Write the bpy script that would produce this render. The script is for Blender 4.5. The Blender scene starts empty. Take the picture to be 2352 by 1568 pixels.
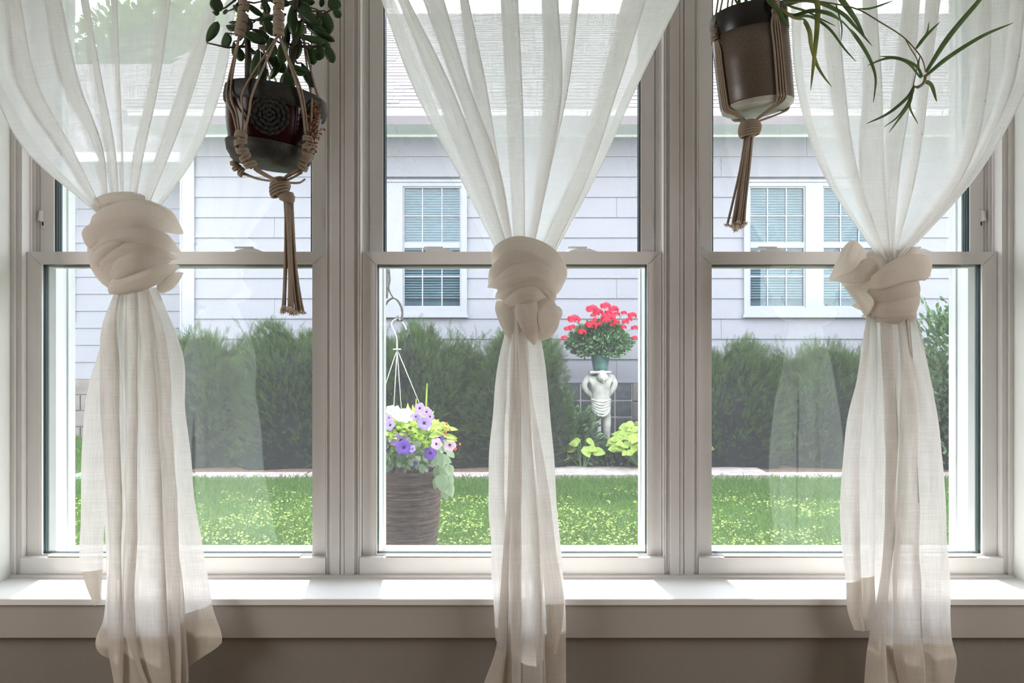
import bpy, math, random
import numpy as np
from mathutils import Vector, Matrix, noise as mnoise

# ---------------------------------------------------------------- camera, light, exposure
random.seed(7)
rng = np.random.default_rng(7)
scene = bpy.context.scene
COL = scene.collection
F = 1832.0            # focal length in pixels of the 2352 px wide frame
CZ = 1.18             # camera height
cd = bpy.data.cameras.new('camera')
cam = bpy.data.objects.new('camera', cd); COL.objects.link(cam)
cam.location = (0, 0, CZ); cam.rotation_euler = (math.pi / 2, 0, 0)
cd.sensor_width = 36.0; cd.lens = F / 2352.0 * 36.0
cd.clip_start = 0.05; cd.clip_end = 200
scene.camera = cam

world = bpy.data.worlds.new('sky'); scene.world = world; world.use_nodes = True
wn = world.node_tree.nodes; wl = world.node_tree.links
wbg = wn['Background']
wtc = wn.new('ShaderNodeTexCoord'); wsep = wn.new('ShaderNodeSeparateXYZ'); wramp = wn.new('ShaderNodeValToRGB')
wl.new(wtc.outputs['Generated'], wsep.inputs[0]); wl.new(wsep.outputs['Z'], wramp.inputs[0])
wramp.color_ramp.elements[0].color = (0.96, 0.97, 1.0, 1); wramp.color_ramp.elements[0].position = 0.0
wramp.color_ramp.elements[1].color = (0.80, 0.88, 1.0, 1); wramp.color_ramp.elements[1].position = 0.9
wl.new(wramp.outputs[0], wbg.inputs['Color'])
wbg.inputs['Strength'].default_value = 9.0

sd = bpy.data.lights.new('sun', 'SUN'); so = bpy.data.objects.new('sun', sd); COL.objects.link(so)
sd.energy = 11.0; sd.angle = math.radians(1.2); sd.color = (1.0, 0.95, 0.87)
so.rotation_euler = Vector((0.13, -1.0, -1.78)).to_track_quat('-Z', 'Y').to_euler()
so.location = (0, 6, 10)

# added fill lights at the side walls
for sx in (-1, 1):
    ad = bpy.data.lights.new('side_fill_light', 'AREA'); ao = bpy.data.objects.new('side_fill_light', ad); COL.objects.link(ao)
    ad.shape = 'RECTANGLE'; ad.size = 1.0; ad.size_y = 1.1; ad.energy = 24; ad.color = (1.0, 0.968, 0.935)
    ao.location = (sx * 2.385, 0.74, 1.45); ao.rotation_euler = (math.pi / 2, 0, sx * math.pi / 2)

vs = scene.view_settings
scene.display_settings.display_device = 'sRGB'
vs.view_transform = 'Standard'; vs.look = 'None'; vs.gamma = 1.0; vs.use_curve_mapping = False
vs.exposure = 0.14
cy = scene.cycles
cy.max_bounces = 10; cy.diffuse_bounces = 4; cy.glossy_bounces = 3; cy.transmission_bounces = 6
cy.transparent_max_bounces = 40; cy.sample_clamp_indirect = 6.0
cy.caustics_reflective = False; cy.caustics_refractive = False

# ---------------------------------------------------------------- helpers
def P(px, py, Y):
    return Vector(((px - 1176.0) / F * Y, Y, CZ - (py - 784.0) / F * Y))

def empty(name, loc):
    o = bpy.data.objects.new(name, None); COL.objects.link(o); o.location = loc
    o.empty_display_size = 0.05; o['wloc'] = [float(v) for v in loc]
    return o

def tag(o, label=None, cat=None, group=None, kind=None):
    if label: o['label'] = label
    if cat: o['category'] = cat
    if group: o['group'] = group
    if kind: o['kind'] = kind
    return o

def thing(name, loc, label, cat, group=None):
    return tag(empty(name, loc), label, cat, group)

def wloc(o):
    return np.array(o['wloc']) if (o is not None and 'wloc' in o) else np.zeros(3)

def np_obj(name, V, Fs, mat, parent=None, smooth=False, uv=None):
    """V (n,3) in world coordinates; Fs a list of face index arrays (m,k)."""
    V = np.asarray(V, dtype=np.float64)
    org = wloc(parent)
    if parent is None:
        org = V.mean(axis=0)
    V = V - org
    if not isinstance(Fs, list): Fs = [Fs]
    Fs = [np.asarray(f, dtype=np.int32) for f in Fs if len(f)]
    me = bpy.data.meshes.new(name)
    me.vertices.add(len(V)); me.vertices.foreach_set('co', V.astype(np.float32).ravel())
    li = np.concatenate([f.ravel() for f in Fs])
    tot = np.concatenate([np.full(len(f), f.shape[1], dtype=np.int32) for f in Fs])
    st = np.concatenate([[0], np.cumsum(tot)[:-1]]).astype(np.int32)
    me.loops.add(len(li)); me.loops.foreach_set('vertex_index', li)
    me.polygons.add(len(tot)); me.polygons.foreach_set('loop_start', st); me.polygons.foreach_set('loop_total', tot)
    me.update(calc_edges=True)
    me.polygons.foreach_set('use_smooth', np.full(len(tot), bool(smooth)))
    if uv is not None:
        lay = me.uv_layers.new(name='UVMap')
        lay.data.foreach_set('uv', np.asarray(uv, dtype=np.float32)[li].ravel())
    if mat is not None: me.materials.append(mat)
    me.validate()
    o = bpy.data.objects.new(name, me); COL.objects.link(o)
    if parent is not None: o.parent = parent
    else: o.location = org
    o['wloc'] = [float(v) for v in org]
    return o

class MB:
    def __init__(s): s.v = []; s.q = []; s.t = []; s.n = 0; s.uv = []
    def add(s, V, Q=(), T=(), uv=None):
        V = [tuple(p) for p in V]
        s.v += V; s.q += [tuple(i + s.n for i in f) for f in Q]; s.t += [tuple(i + s.n for i in f) for f in T]
        s.uv += list(uv) if uv is not None else [(p[0], p[2]) for p in V]
        s.n += len(V); return s
    def box(s, x0, x1, y0, y1, z0, z1, b=0.0):
        """box with chamfered long edges when b > 0"""
        if b <= 0:
            V = [(x, y, z) for z in (z0, z1) for (x, y) in ((x0, y0), (x1, y0), (x1, y1), (x0, y1))]
            s.add(V, [(3, 2, 1, 0), (4, 5, 6, 7), (0, 1, 5, 4), (1, 2, 6, 5), (2, 3, 7, 6), (3, 0, 4, 7)])
            return s
        # 24 vertices: every corner split in three
        V = []; idx = {}
        for ix, x in enumerate((x0, x1)):
            for iy, y in enumerate((y0, y1)):
                for iz, z in enumerate((z0, z1)):
                    sx, sy, sz = (1, -1)[ix] * b, (1, -1)[iy] * b, (1, -1)[iz] * b
                    for ax, p in enumerate(((x, y + sy, z + sz), (x + sx, y, z + sz), (x + sx, y + sy, z))):
                        idx[(ix, iy, iz, ax)] = len(V); V.append(p)
        Q = []; T = []
        g = lambda *k: idx[k]
        Q.append((g(0,0,0,0), g(0,0,1,0), g(0,1,1,0), g(0,1,0,0))); Q.append((g(1,0,0,0), g(1,1,0,0), g(1,1,1,0), g(1,0,1,0)))
        Q.append((g(0,0,0,1), g(1,0,0,1), g(1,0,1,1), g(0,0,1,1))); Q.append((g(0,1,0,1), g(0,1,1,1), g(1,1,1,1), g(1,1,0,1)))
        Q.append((g(0,0,0,2), g(0,1,0,2), g(1,1,0,2), g(1,0,0,2))); Q.append((g(0,0,1,2), g(1,0,1,2), g(1,1,1,2), g(0,1,1,2)))
        for i in (0, 1):
            for j in (0, 1):
                Q.append((g(i,j,0,0), g(i,j,1,0), g(i,j,1,1), g(i,j,0,1)))
                Q.append((g(i,0,j,0), g(i,1,j,0), g(i,1,j,2), g(i,0,j,2)))
                Q.append((g(0,i,j,1), g(1,i,j,1), g(1,i,j,2), g(0,i,j,2)))
                for k in (0, 1): T.append((g(i,j,k,0), g(i,j,k,1), g(i,j,k,2)))
        s.add(V, Q, T); return s
    def tube(s, pts, r, n=6, cap=True):
        pts = [Vector(p) for p in pts]; m = len(pts)
        rr = r if hasattr(r, '__len__') else [r] * m
        V = []; prev = None
        for i, p in enumerate(pts):
            d = (pts[min(i + 1, m - 1)] - pts[max(i - 1, 0)])
            if d.length < 1e-9: d = Vector((0, 0, 1))
            d.normalize()
            if prev is None:
                a = Vector((0, 1, 0)) if abs(d.y) < 0.9 else Vector((1, 0, 0))
                u = d.cross(a).normalized()
            else:
                u = (prev - d * prev.dot(d)).normalized()
            prev = u; w = d.cross(u)
            for k in range(n):
                an = 2 * math.pi * k / n
                V.append(p + (u * math.cos(an) + w * math.sin(an)) * rr[i])
        Q = [(i * n + k, i * n + (k + 1) % n, (i + 1) * n + (k + 1) % n, (i + 1) * n + k) for i in range(m - 1) for k in range(n)]
        T = []
        if cap:
            V.append(pts[0]); V.append(pts[-1]); c0 = m * n; c1 = c0 + 1
            T += [(c0, (k + 1) % n, k) for k in range(n)] + [(c1, (m - 1) * n + k, (m - 1) * n + (k + 1) % n) for k in range(n)]
        s.add(V, Q, T); return s
    def lathe(s, prof, c, n=32, rot=None, fr=None):
        V = []; c = Vector(c)
        for j, (r, z) in enumerate(prof):
            for k in range(n):
                a = 2 * math.pi * k / n
                rad = r if fr is None else fr(r, z, a, j)
                p = Vector((rad * math.cos(a), rad * math.sin(a), z))
                if rot is not None: p = rot @ p
                V.append(c + p)
        m = len(prof)
        s.add(V, [(j * n + k, j * n + (k + 1) % n, (j + 1) * n + (k + 1) % n, (j + 1) * n + k) for j in range(m - 1) for k in range(n)])
        return s
    def blob(s, c, rx, ry=None, rz=None, nu=10, nv=7, rot=None, fn=None):
        ry = ry or rx; rz = rz or rx; c = Vector(c); V = []
        for j in range(nv + 1):
            th = math.pi * j / nv
            for k in range(nu):
                a = 2 * math.pi * k / nu
                p = Vector((math.sin(th) * math.cos(a), math.sin(th) * math.sin(a), math.cos(th)))
                q = 1.0 if fn is None else fn(p)
                p = Vector((p.x * rx, p.y * ry, p.z * rz)) * q
                if rot is not None: p = rot @ p
                V.append(c + p)
        s.add(V, [(j * nu + k, (j + 1) * nu + k, (j + 1) * nu + (k + 1) % nu, j * nu + (k + 1) % nu) for j in range(nv) for k in range(nu)])
        return s
    def build(s, name, mat, parent=None, smooth=False):
        Fs = []
        if s.q: Fs.append(np.array(s.q))
        if s.t: Fs.append(np.array(s.t))
        return np_obj(name, np.array(s.v), Fs, mat, parent, smooth, uv=np.array(s.uv))

def box(name, mat, parent, x0, x1, y0, y1, z0, z1, b=0.0):
    return MB().box(x0, x1, y0, y1, z0, z1, b).build(name, mat, parent)

def spline(pts, n=24):
    """Catmull-Rom through rows of numbers"""
    p = np.array(pts, dtype=float)
    if len(p) == 2: return np.array([p[0] + (p[1] - p[0]) * t for t in np.linspace(0, 1, n)])
    q = np.vstack([2 * p[0] - p[1], p, 2 * p[-1] - p[-2]]); out = []
    segs = len(p) - 1
    for u in np.linspace(0, segs, n):
        i = min(int(u), segs - 1); t = u - i
        a, b, c, d = q[i], q[i + 1], q[i + 2], q[i + 3]
        out.append(0.5 * ((2 * b) + (c - a) * t + (2 * a - 5 * b + 4 * c - d) * t * t + (3 * b - a - 3 * c + d) * t ** 3))
    return np.array(out)

def scatter(tv, tf, M, T):
    """instances of a template (k,3) with (N,3,3) matrices and (N,3) offsets"""
    k = len(tv); N = len(T)
    V = np.einsum('nij,kj->nki', M, tv) + T[:, None, :]
    Fa = (np.asarray(tf)[None, :, :] + (np.arange(N) * k)[:, None, None]).reshape(-1, np.asarray(tf).shape[1])
    return V.reshape(-1, 3), Fa

def frames(d, roll):
    """rotation matrices whose x axis is d"""
    d = d / np.linalg.norm(d, axis=1, keepdims=True)
    up = np.tile([0.0, 0.0, 1.0], (len(d), 1)); up[np.abs(d[:, 2]) > 0.97] = [1.0, 0, 0]
    y = np.cross(up, d); y /= np.linalg.norm(y, axis=1, keepdims=True)
    z = np.cross(d, y)
    c = np.cos(roll)[:, None]; s_ = np.sin(roll)[:, None]
    y2 = y * c + z * s_; z2 = -y * s_ + z * c
    return np.stack([d, y2, z2], axis=2)

# ---------------------------------------------------------------- materials
def mat_new(name):
    m = bpy.data.materials.new(name); m.use_nodes = True
    nt = m.node_tree; nt.nodes.clear()
    out = nt.nodes.new('ShaderNodeOutputMaterial')
    return m, nt, out

def nd(nt, t, **kw):
    n = nt.nodes.new(t)
    for k, v in kw.items():
        if k.startswith('i_'): n.inputs[k[2:].replace('_', ' ')].default_value = v
        else: setattr(n, k, v)
    return n

def srgb(r, g, b):
    f = lambda c: (c / 255 / 12.92) if c / 255 <= 0.04045 else ((c / 255 + 0.055) / 1.055) ** 2.4
    return (f(r), f(g), f(b), 1)

def paint(name, col, rough=0.5, var=0.06, scale=6.0, bump=0.0, bscale=60.0, stretch=(1, 1, 1), col2=None, island=0.0, spec=0.4, translucent=0.0, metal=0.0, coat=0.0):
    m, nt, out = mat_new(name)
    tc = nd(nt, 'ShaderNodeTexCoord'); mp = nd(nt, 'ShaderNodeMapping'); mp.inputs['Scale'].default_value = stretch
    nt.links.new(tc.outputs['Object'], mp.inputs[0])
    no = nd(nt, 'ShaderNodeTexNoise', i_Scale=scale, i_Detail=5.0); nt.links.new(mp.outputs[0], no.inputs['Vector'])
    mix = nd(nt, 'ShaderNodeMix', data_type='RGBA')
    c = np.array(col[:3])
    c2 = np.array(col2[:3]) if col2 is not None else c * (1 - var * 2)
    mix.inputs[6].default_value = (*c2, 1); mix.inputs[7].default_value = (*(c if col2 is not None else np.minimum(c * (1 + var), 1)), 1)
    if island > 0:
        ge = nd(nt, 'ShaderNodeNewGeometry')
        ma = nd(nt, 'ShaderNodeMix', data_type='FLOAT'); ma.inputs[0].default_value = island
        nt.links.new(no.outputs['Fac'], ma.inputs[2]); nt.links.new(ge.outputs['Random Per Island'], ma.inputs[3])
        nt.links.new(ma.outputs[0], mix.inputs[0])
    else:
        cr = nd(nt, 'ShaderNodeMapRange'); cr.inputs[1].default_value = 0.3; cr.inputs[2].default_value = 0.7
        nt.links.new(no.outputs['Fac'], cr.inputs[0]); nt.links.new(cr.outputs[0], mix.inputs[0])
    bs = nd(nt, 'ShaderNodeBsdfPrincipled'); bs.inputs['Roughness'].default_value = rough
    bs.inputs['Specular IOR Level'].default_value = spec; bs.inputs['Metallic'].default_value = metal
    bs.inputs['Coat Weight'].default_value = coat
    nt.links.new(mix.outputs[2], bs.inputs['Base Color'])
    if bump > 0:
        n2 = nd(nt, 'ShaderNodeTexNoise', i_Scale=bscale, i_Detail=4.0); nt.links.new(mp.outputs[0], n2.inputs['Vector'])
        bu = nd(nt, 'ShaderNodeBump', i_Strength=bump, i_Distance=0.01); nt.links.new(n2.outputs['Fac'], bu.inputs['Height'])
        nt.links.new(bu.outputs[0], bs.inputs['Normal'])
    if translucent > 0:
        tr = nd(nt, 'ShaderNodeBsdfTranslucent'); nt.links.new(mix.outputs[2], tr.inputs['Color'])
        ms = nd(nt, 'ShaderNodeMixShader', i_Fac=translucent); nt.links.new(bs.outputs[0], ms.inputs[1]); nt.links.new(tr.outputs[0], ms.inputs[2])
        nt.links.new(ms.outputs[0], out.inputs[0])
    else: nt.links.new(bs.outputs[0], out.inputs[0])
    return m

def fabric(name, col, trans, transl=0.55, lowf=0.25, con=0.86):
    """loosely woven linen: threads leave small gaps, slubs run both ways"""
    m, nt, out = mat_new(name)
    uv = nd(nt, 'ShaderNodeUVMap')
    def streak(sx, sy, sc, det=3.0):
        mp = nd(nt, 'ShaderNodeMapping'); mp.inputs['Scale'].default_value = (sx, sy, 1); nt.links.new(uv.outputs[0], mp.inputs[0])
        n = nd(nt, 'ShaderNodeTexNoise', i_Scale=sc, i_Detail=det); nt.links.new(mp.outputs[0], n.inputs['Vector']); return n.outputs['Fac']
    warp = streak(620, 16, 1.0); weft = streak(16, 620, 1.0); low = streak(22, 3, 1.0, 2.0)
    a = nd(nt, 'ShaderNodeMath', operation='ADD'); nt.links.new(warp, a.inputs[0]); nt.links.new(weft, a.inputs[1])
    b = nd(nt, 'ShaderNodeMath', operation='MULTIPLY_ADD'); nt.links.new(low, b.inputs[0]); b.inputs[1].default_value = lowf; nt.links.new(a.outputs[0], b.inputs[2])
    mr = nd(nt, 'ShaderNodeMapRange'); mr.inputs[1].default_value = 0.85 + lowf * 0.5; mr.inputs[2].default_value = 1.18 + lowf * 0.5
    mr.inputs[3].default_value = trans * 0.45; mr.inputs[4].default_value = min(1.0, trans * 1.6)
    nt.links.new(b.outputs[0], mr.inputs[0])
    cm = nd(nt, 'ShaderNodeMix', data_type='RGBA'); cm.inputs[6].default_value = (*(np.array(col[:3]) * con), 1); cm.inputs[7].default_value = (*col[:3], 1)
    mr2 = nd(nt, 'ShaderNodeMapRange'); mr2.inputs[1].default_value = 0.8; mr2.inputs[2].default_value = 1.2; nt.links.new(a.outputs[0], mr2.inputs[0]); nt.links.new(mr2.outputs[0], cm.inputs[0])
    di = nd(nt, 'ShaderNodeBsdfDiffuse'); tl = nd(nt, 'ShaderNodeBsdfTranslucent'); tp = nd(nt, 'ShaderNodeBsdfTransparent')
    nt.links.new(cm.outputs[2], di.inputs['Color']); nt.links.new(cm.outputs[2], tl.inputs['Color'])
    m1 = nd(nt, 'ShaderNodeMixShader', i_Fac=transl); nt.links.new(di.outputs[0], m1.inputs[1]); nt.links.new(tl.outputs[0], m1.inputs[2])
    m2 = nd(nt, 'ShaderNodeMixShader'); nt.links.new(mr.outputs[0], m2.inputs[0]); nt.links.new(m1.outputs[0], m2.inputs[1]); nt.links.new(tp.outputs[0], m2.inputs[2])
    nt.links.new(m2.outputs[0], out.inputs[0])
    return m

def glass_mat(name, base=0.095, tint=(0.985, 0.995, 0.99), rough=0.0, gcol=(0.86, 1.0, 0.96)):
    m, nt, out = mat_new(name)
    ge = nd(nt, 'ShaderNodeNewGeometry'); dt = nd(nt, 'ShaderNodeVectorMath', operation='DOT_PRODUCT')
    nt.links.new(ge.outputs['Incoming'], dt.inputs[0]); nt.links.new(ge.outputs['Normal'], dt.inputs[1])
    ab = nd(nt, 'ShaderNodeMath', operation='ABSOLUTE'); nt.links.new(dt.outputs['Value'], ab.inputs[0])
    om = nd(nt, 'ShaderNodeMath', operation='SUBTRACT'); om.inputs[0].default_value = 1.0; nt.links.new(ab.outputs[0], om.inputs[1])
    pw = nd(nt, 'ShaderNodeMath', operation='POWER'); nt.links.new(om.outputs[0], pw.inputs[0]); pw.inputs[1].default_value = 5.0
    fa = nd(nt, 'ShaderNodeMath', operation='MULTIPLY_ADD'); nt.links.new(pw.outputs[0], fa.inputs[0]); fa.inputs[1].default_value = 1 - base; fa.inputs[2].default_value = base
    tp = nd(nt, 'ShaderNodeBsdfTransparent'); tp.inputs[0].default_value = (*tint, 1)
    gl = nd(nt, 'ShaderNodeBsdfGlossy'); gl.inputs['Roughness'].default_value = rough; gl.inputs['Color'].default_value = (*gcol, 1)
    mx = nd(nt, 'ShaderNodeMixShader'); nt.links.new(fa.outputs[0], mx.inputs[0]); nt.links.new(tp.outputs[0], mx.inputs[1]); nt.links.new(gl.outputs[0], mx.inputs[2])
    nt.links.new(mx.outputs[0], out.inputs[0]); return m

def screen_mat(name, cover=0.14):
    m, nt, out = mat_new(name)
    tc = nd(nt, 'ShaderNodeTexCoord'); sp = nd(nt, 'ShaderNodeSeparateXYZ'); nt.links.new(tc.outputs['Object'], sp.inputs[0])
    outs = []
    for ax in ('X', 'Z'):
        mu = nd(nt, 'ShaderNodeMath', operation='MULTIPLY'); nt.links.new(sp.outputs[ax], mu.inputs[0]); mu.inputs[1].default_value = 2 * math.pi / 0.0037
        si = nd(nt, 'ShaderNodeMath', operation='SINE'); nt.links.new(mu.outputs[0], si.inputs[0]); outs.append(si)
    ad_ = nd(nt, 'ShaderNodeMath', operation='MAXIMUM'); nt.links.new(outs[0].outputs[0], ad_.inputs[0]); nt.links.new(outs[1].outputs[0], ad_.inputs[1])
    mr = nd(nt, 'ShaderNodeMapRange'); mr.inputs[1].default_value = -0.2; mr.inputs[2].default_value = 1.0; mr.inputs[3].default_value = cover * 0.6; mr.inputs[4].default_value = cover * 1.25
    nt.links.new(ad_.outputs[0], mr.inputs[0])
    di = nd(nt, 'ShaderNodeBsdfDiffuse'); di.inputs[0].default_value = (0.16, 0.16, 0.18, 1)
    tl = nd(nt, 'ShaderNodeBsdfTranslucent'); tl.inputs[0].default_value = (0.16, 0.16, 0.18, 1)
    m1 = nd(nt, 'ShaderNodeMixShader', i_Fac=0.5); nt.links.new(di.outputs[0], m1.inputs[1]); nt.links.new(tl.outputs[0], m1.inputs[2])
    tp = nd(nt, 'ShaderNodeBsdfTransparent')
    m2 = nd(nt, 'ShaderNodeMixShader'); nt.links.new(mr.outputs[0], m2.inputs[0]); nt.links.new(tp.outputs[0], m2.inputs[1]); nt.links.new(m1.outputs[0], m2.inputs[2])
    nt.links.new(m2.outputs[0], out.inputs[0]); return m

M = {}
M['wall'] = paint('wall_paint_taupe', (0.295, 0.272, 0.245), 0.7, 0.02, 3, bump=0.12, bscale=220)
M['room_wall'] = paint('room_wall_paint', (0.20, 0.185, 0.17), 0.8, 0.02)
M['white_wall'] = paint('painted_plaster_white', (0.80, 0.81, 0.77), 0.55, 0.02, 2, bump=0.05, bscale=150)
M['ceil'] = paint('ceiling_white', (0.6, 0.6, 0.58), 0.8, 0.02)
M['floor'] = paint('floor_oak', (0.36, 0.24, 0.14), 0.4, 0.12, 3, stretch=(1, 8, 1))
M['apron'] = paint('apron_paint_shaded', (0.50, 0.465, 0.43), 0.5, 0.03, 1.2, bump=0.03, bscale=120)  # darker than the other trim: shade under the sill put into the colour
M['sill'] = paint('sill_paint', (0.93, 0.93, 0.92), 0.35, 0.02, 3)
M['vinyl'] = paint('window_vinyl', (0.80, 0.775, 0.76), 0.38, 0.015, 8)
M['mull'] = paint('mullion_vinyl', (0.72, 0.69, 0.675), 0.42, 0.02, 8)
M['vinyl_out'] = paint('window_vinyl_outer', (0.84, 0.86, 0.88), 0.4, 0.015, 8)
M['gasket'] = paint('glazing_gasket', (0.03, 0.055, 0.06), 0.3, 0.02)
M['spacer'] = paint('glazing_spacer', (0.12, 0.19, 0.21), 0.25, 0.02, metal=0.3)
M['glass'] = glass_mat('window_glass')
M['screen'] = screen_mat('insect_screen_mesh')
M['slot'] = paint('dark_slot', (0.05, 0.045, 0.04), 0.6)
M['linen'] = fabric('linen_sheer', (0.985, 0.97, 0.95), 0.19, 0.92)
M['linen_tail'] = fabric('linen_tail', (0.955, 0.915, 0.875), 0.055, 0.52, 0.25, 0.80)
M['linen_hem'] = fabric('linen_hem', (0.885, 0.825, 0.745), 0.03, 0.36)
M['linen_knot'] = fabric('linen_knot', (0.90, 0.85, 0.79), 0.0, 0.55, 0.1, 0.95)
M['rope'] = paint('macrame_cotton', (0.50, 0.40, 0.31), 0.85, 0.12, 300, bump=0.6, bscale=900, stretch=(1, 1, 3), spec=0.1)
M['fray'] = paint('frayed_cotton', (0.72, 0.62, 0.50), 0.9, 0.1, 300, spec=0.1)
M['red_glaze'] = paint('oxblood_glaze', (0.030, 0.002, 0.003), 0.2, 0.25, 40, spec=0.25)
M['dark_clay'] = paint('charcoal_clay', (0.028, 0.027, 0.024), 0.6, 0.15, 60, bump=0.2, bscale=200)
M['saucer'] = paint('charcoal_saucer', (0.038, 0.038, 0.033), 0.55, 0.15, 60, bump=0.2, bscale=200)
M['stone_pot'] = paint('speckled_stoneware', (0.13, 0.10, 0.075), 0.32, 0.2, 500, spec=0.5)
M['black_glaze'] = paint('black_glaze_rim', (0.022, 0.020, 0.019), 0.3, 0.1, 30)
M['pale_base'] = paint('pale_glazed_base', (0.50, 0.52, 0.46), 0.25, 0.08, 30)
M['soil'] = paint('potting_soil', (0.05, 0.035, 0.025), 0.9, 0.3, 80, bump=0.5)
M['jade'] = paint('jade_leaf', (0.045, 0.10, 0.03), 0.28, 0.3, 25, island=0.3, col2=(0.02, 0.05, 0.016), spec=0.5, translucent=0.12)
M['jade_stem'] = paint('jade_stem', (0.06, 0.05, 0.035), 0.7, 0.2, 60)
M['spider'] = paint('spider_leaf', (0.13, 0.20, 0.07), 0.4, 0.2, 18, col2=(0.05, 0.10, 0.03), translucent=0.3)
M['spider_pale'] = paint('spider_leaf_pale', (0.34, 0.33, 0.10), 0.4, 0.2, 18, col2=(0.12, 0.17, 0.04), translucent=0.35)
M['runner'] = paint('spider_runner', (0.20, 0.20, 0.09), 0.5, 0.3, 40, col2=(0.16, 0.10, 0.07))
M['dried'] = paint('dried_sedum', (0.30, 0.13, 0.07), 0.8, 0.4, 90)
# outdoors
M['siding'] = paint('lap_siding', (0.255, 0.255, 0.285), 0.65, 0.03, 1.5)
M['siding_dark'] = paint('sheathing_behind', (0.16, 0.16, 0.18), 0.8)
M['house_trim'] = paint('house_trim', (0.30, 0.31, 0.345), 0.5, 0.02)
M['gutter'] = paint('gutter_white', (0.85, 0.88, 0.88), 0.35, 0.02)
M['shingle'] = paint('roof_shingle', (0.17, 0.155, 0.165), 0.9, 0.1, 9, col2=(0.12, 0.11, 0.12), island=0.6, bump=0.2, bscale=200)
M['shingle_under'] = paint('roof_underlay', (0.16, 0.14, 0.15), 0.9)
M['nb_glass'] = glass_mat('neighbour_glass', 0.035, (0.75, 0.83, 0.85), 0.0, (0.9, 0.97, 1.0))
M['blind'] = paint('blind_slat', (0.46, 0.50, 0.54), 0.5, 0.02)
M['room_dark'] = paint('room_shade', (0.27, 0.31, 0.36), 0.9)  # flat tone standing in for the unlit rooms behind the neighbour's panes
M['block'] = paint('foundation_block', (0.22, 0.195, 0.18), 0.9, 0.12, 12, bump=0.4, bscale=60)
M['mortar'] = paint('mortar', (0.26, 0.24, 0.23), 0.9)
M['glassblock'] = paint('basement_glass_block', (0.09, 0.10, 0.115), 0.15, 0.2, 20, spec=0.6)
M['grid'] = paint('basement_grid', (0.45, 0.43, 0.42), 0.6)
M['lawn'] = paint('lawn_soil', (0.05, 0.09, 0.025), 0.95, 0.2, 5, bump=0.3)
M['grass'] = paint('grass_blade', (0.17, 0.29, 0.055), 0.6, 0.2, 1.3, col2=(0.045, 0.13, 0.022), island=0.55, translucent=0.4)
M['clover'] = paint('clover_leaf', (0.34, 0.41, 0.07), 0.5, 0.2, 3, col2=(0.13, 0.25, 0.04), island=0.7, translucent=0.35)
M['mulch'] = paint('mulch', (0.16, 0.085, 0.06), 0.95, 0.3, 30, bump=0.6, bscale=60)
M['concrete'] = paint('concrete_edging', (0.36, 0.31, 0.285), 0.9, 0.15, 14, bump=0.3, bscale=80)
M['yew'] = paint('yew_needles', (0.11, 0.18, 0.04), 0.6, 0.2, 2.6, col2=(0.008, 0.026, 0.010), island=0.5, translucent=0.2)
M['yew_core'] = paint('foliage_shade', (0.006, 0.009, 0.007), 0.9, 0.3, 9)  # near-black fill: the shade deep in the foliage put into the colour
M['bushleaf'] = paint('broad_shrub_leaf', (0.19, 0.27, 0.13), 0.5, 0.2, 3, col2=(0.06, 0.12, 0.055), island=0.6, translucent=0.25)
M['geranium_leaf'] = paint('geranium_leaf', (0.20, 0.34, 0.15), 0.6, 0.2, 8, col2=(0.07, 0.15, 0.07), island=0.6, translucent=0.2)
M['geranium_red'] = paint('geranium_petal', (0.92, 0.06, 0.12), 0.6, 0.1, 30, island=0.5, col2=(0.70, 0.03, 0.10), translucent=0.3)
M['teal_pot'] = paint('teal_pot', (0.10, 0.21, 0.20), 0.45, 0.25, 14)
M['statue'] = paint('weathered_stone', (0.62, 0.61, 0.58), 0.85, 0.1, 14, col2=(0.36, 0.35, 0.30), bump=0.3, bscale=90)
M['hosta'] = paint('hosta_leaf', (0.46, 0.55, 0.10), 0.5, 0.15, 9, col2=(0.20, 0.34, 0.06), translucent=0.35)
M['hosta2'] = paint('hosta_leaf_green', (0.24, 0.36, 0.16), 0.5, 0.2, 9, col2=(0.14, 0.26, 0.12), translucent=0.25)
M['bark'] = paint('woven_bark', (0.17, 0.115, 0.095), 0.9, 0.3, 14, col2=(0.05, 0.032, 0.03), stretch=(1, 1, 7), bump=0.6, bscale=40)
M['petunia'] = paint('petunia_purple', (0.30, 0.14, 0.72), 0.6, 0.2, 60, col2=(0.19, 0.07, 0.55), translucent=0.3)
M['petunia_l'] = paint('petunia_lilac', (0.62, 0.46, 0.86), 0.6, 0.2, 60, col2=(0.46, 0.30, 0.76), translucent=0.3)
M['petunia_w'] = paint('petunia_white', (0.92, 0.92, 0.90), 0.6, 0.03, translucent=0.3)
M['petunia_p'] = paint('petunia_pink', (0.85, 0.60, 0.80), 0.6, 0.1, translucent=0.3)
M['throat'] = paint('petunia_throat', (0.07, 0.02, 0.20), 0.6)
M['lime'] = paint('lime_leaf', (0.62, 0.74, 0.14), 0.5, 0.2, 12, col2=(0.36, 0.55, 0.10), island=0.6, translucent=0.35)
M['ivy'] = paint('pale_trailing_leaf', (0.62, 0.70, 0.50), 0.5, 0.2, 10, col2=(0.30, 0.46, 0.24), island=0.5, translucent=0.3)
M['orange'] = paint('orange_bloom', (0.85, 0.16, 0.05), 0.6, translucent=0.2)
M['iron'] = paint('weathered_iron', (0.20, 0.185, 0.175), 0.5, 0.25, 50, metal=0.3)
M['plastic'] = paint('white_plastic', (0.85, 0.85, 0.84), 0.4, 0.02)
M['hose'] = paint('garden_hose', (0.10, 0.45, 0.32), 0.4)
M['treeleaf'] = paint('tree_leaf', (0.22, 0.33, 0.12), 0.6, 0.2, 1.5, col2=(0.08, 0.15, 0.05), island=0.5, translucent=0.3)
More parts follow.
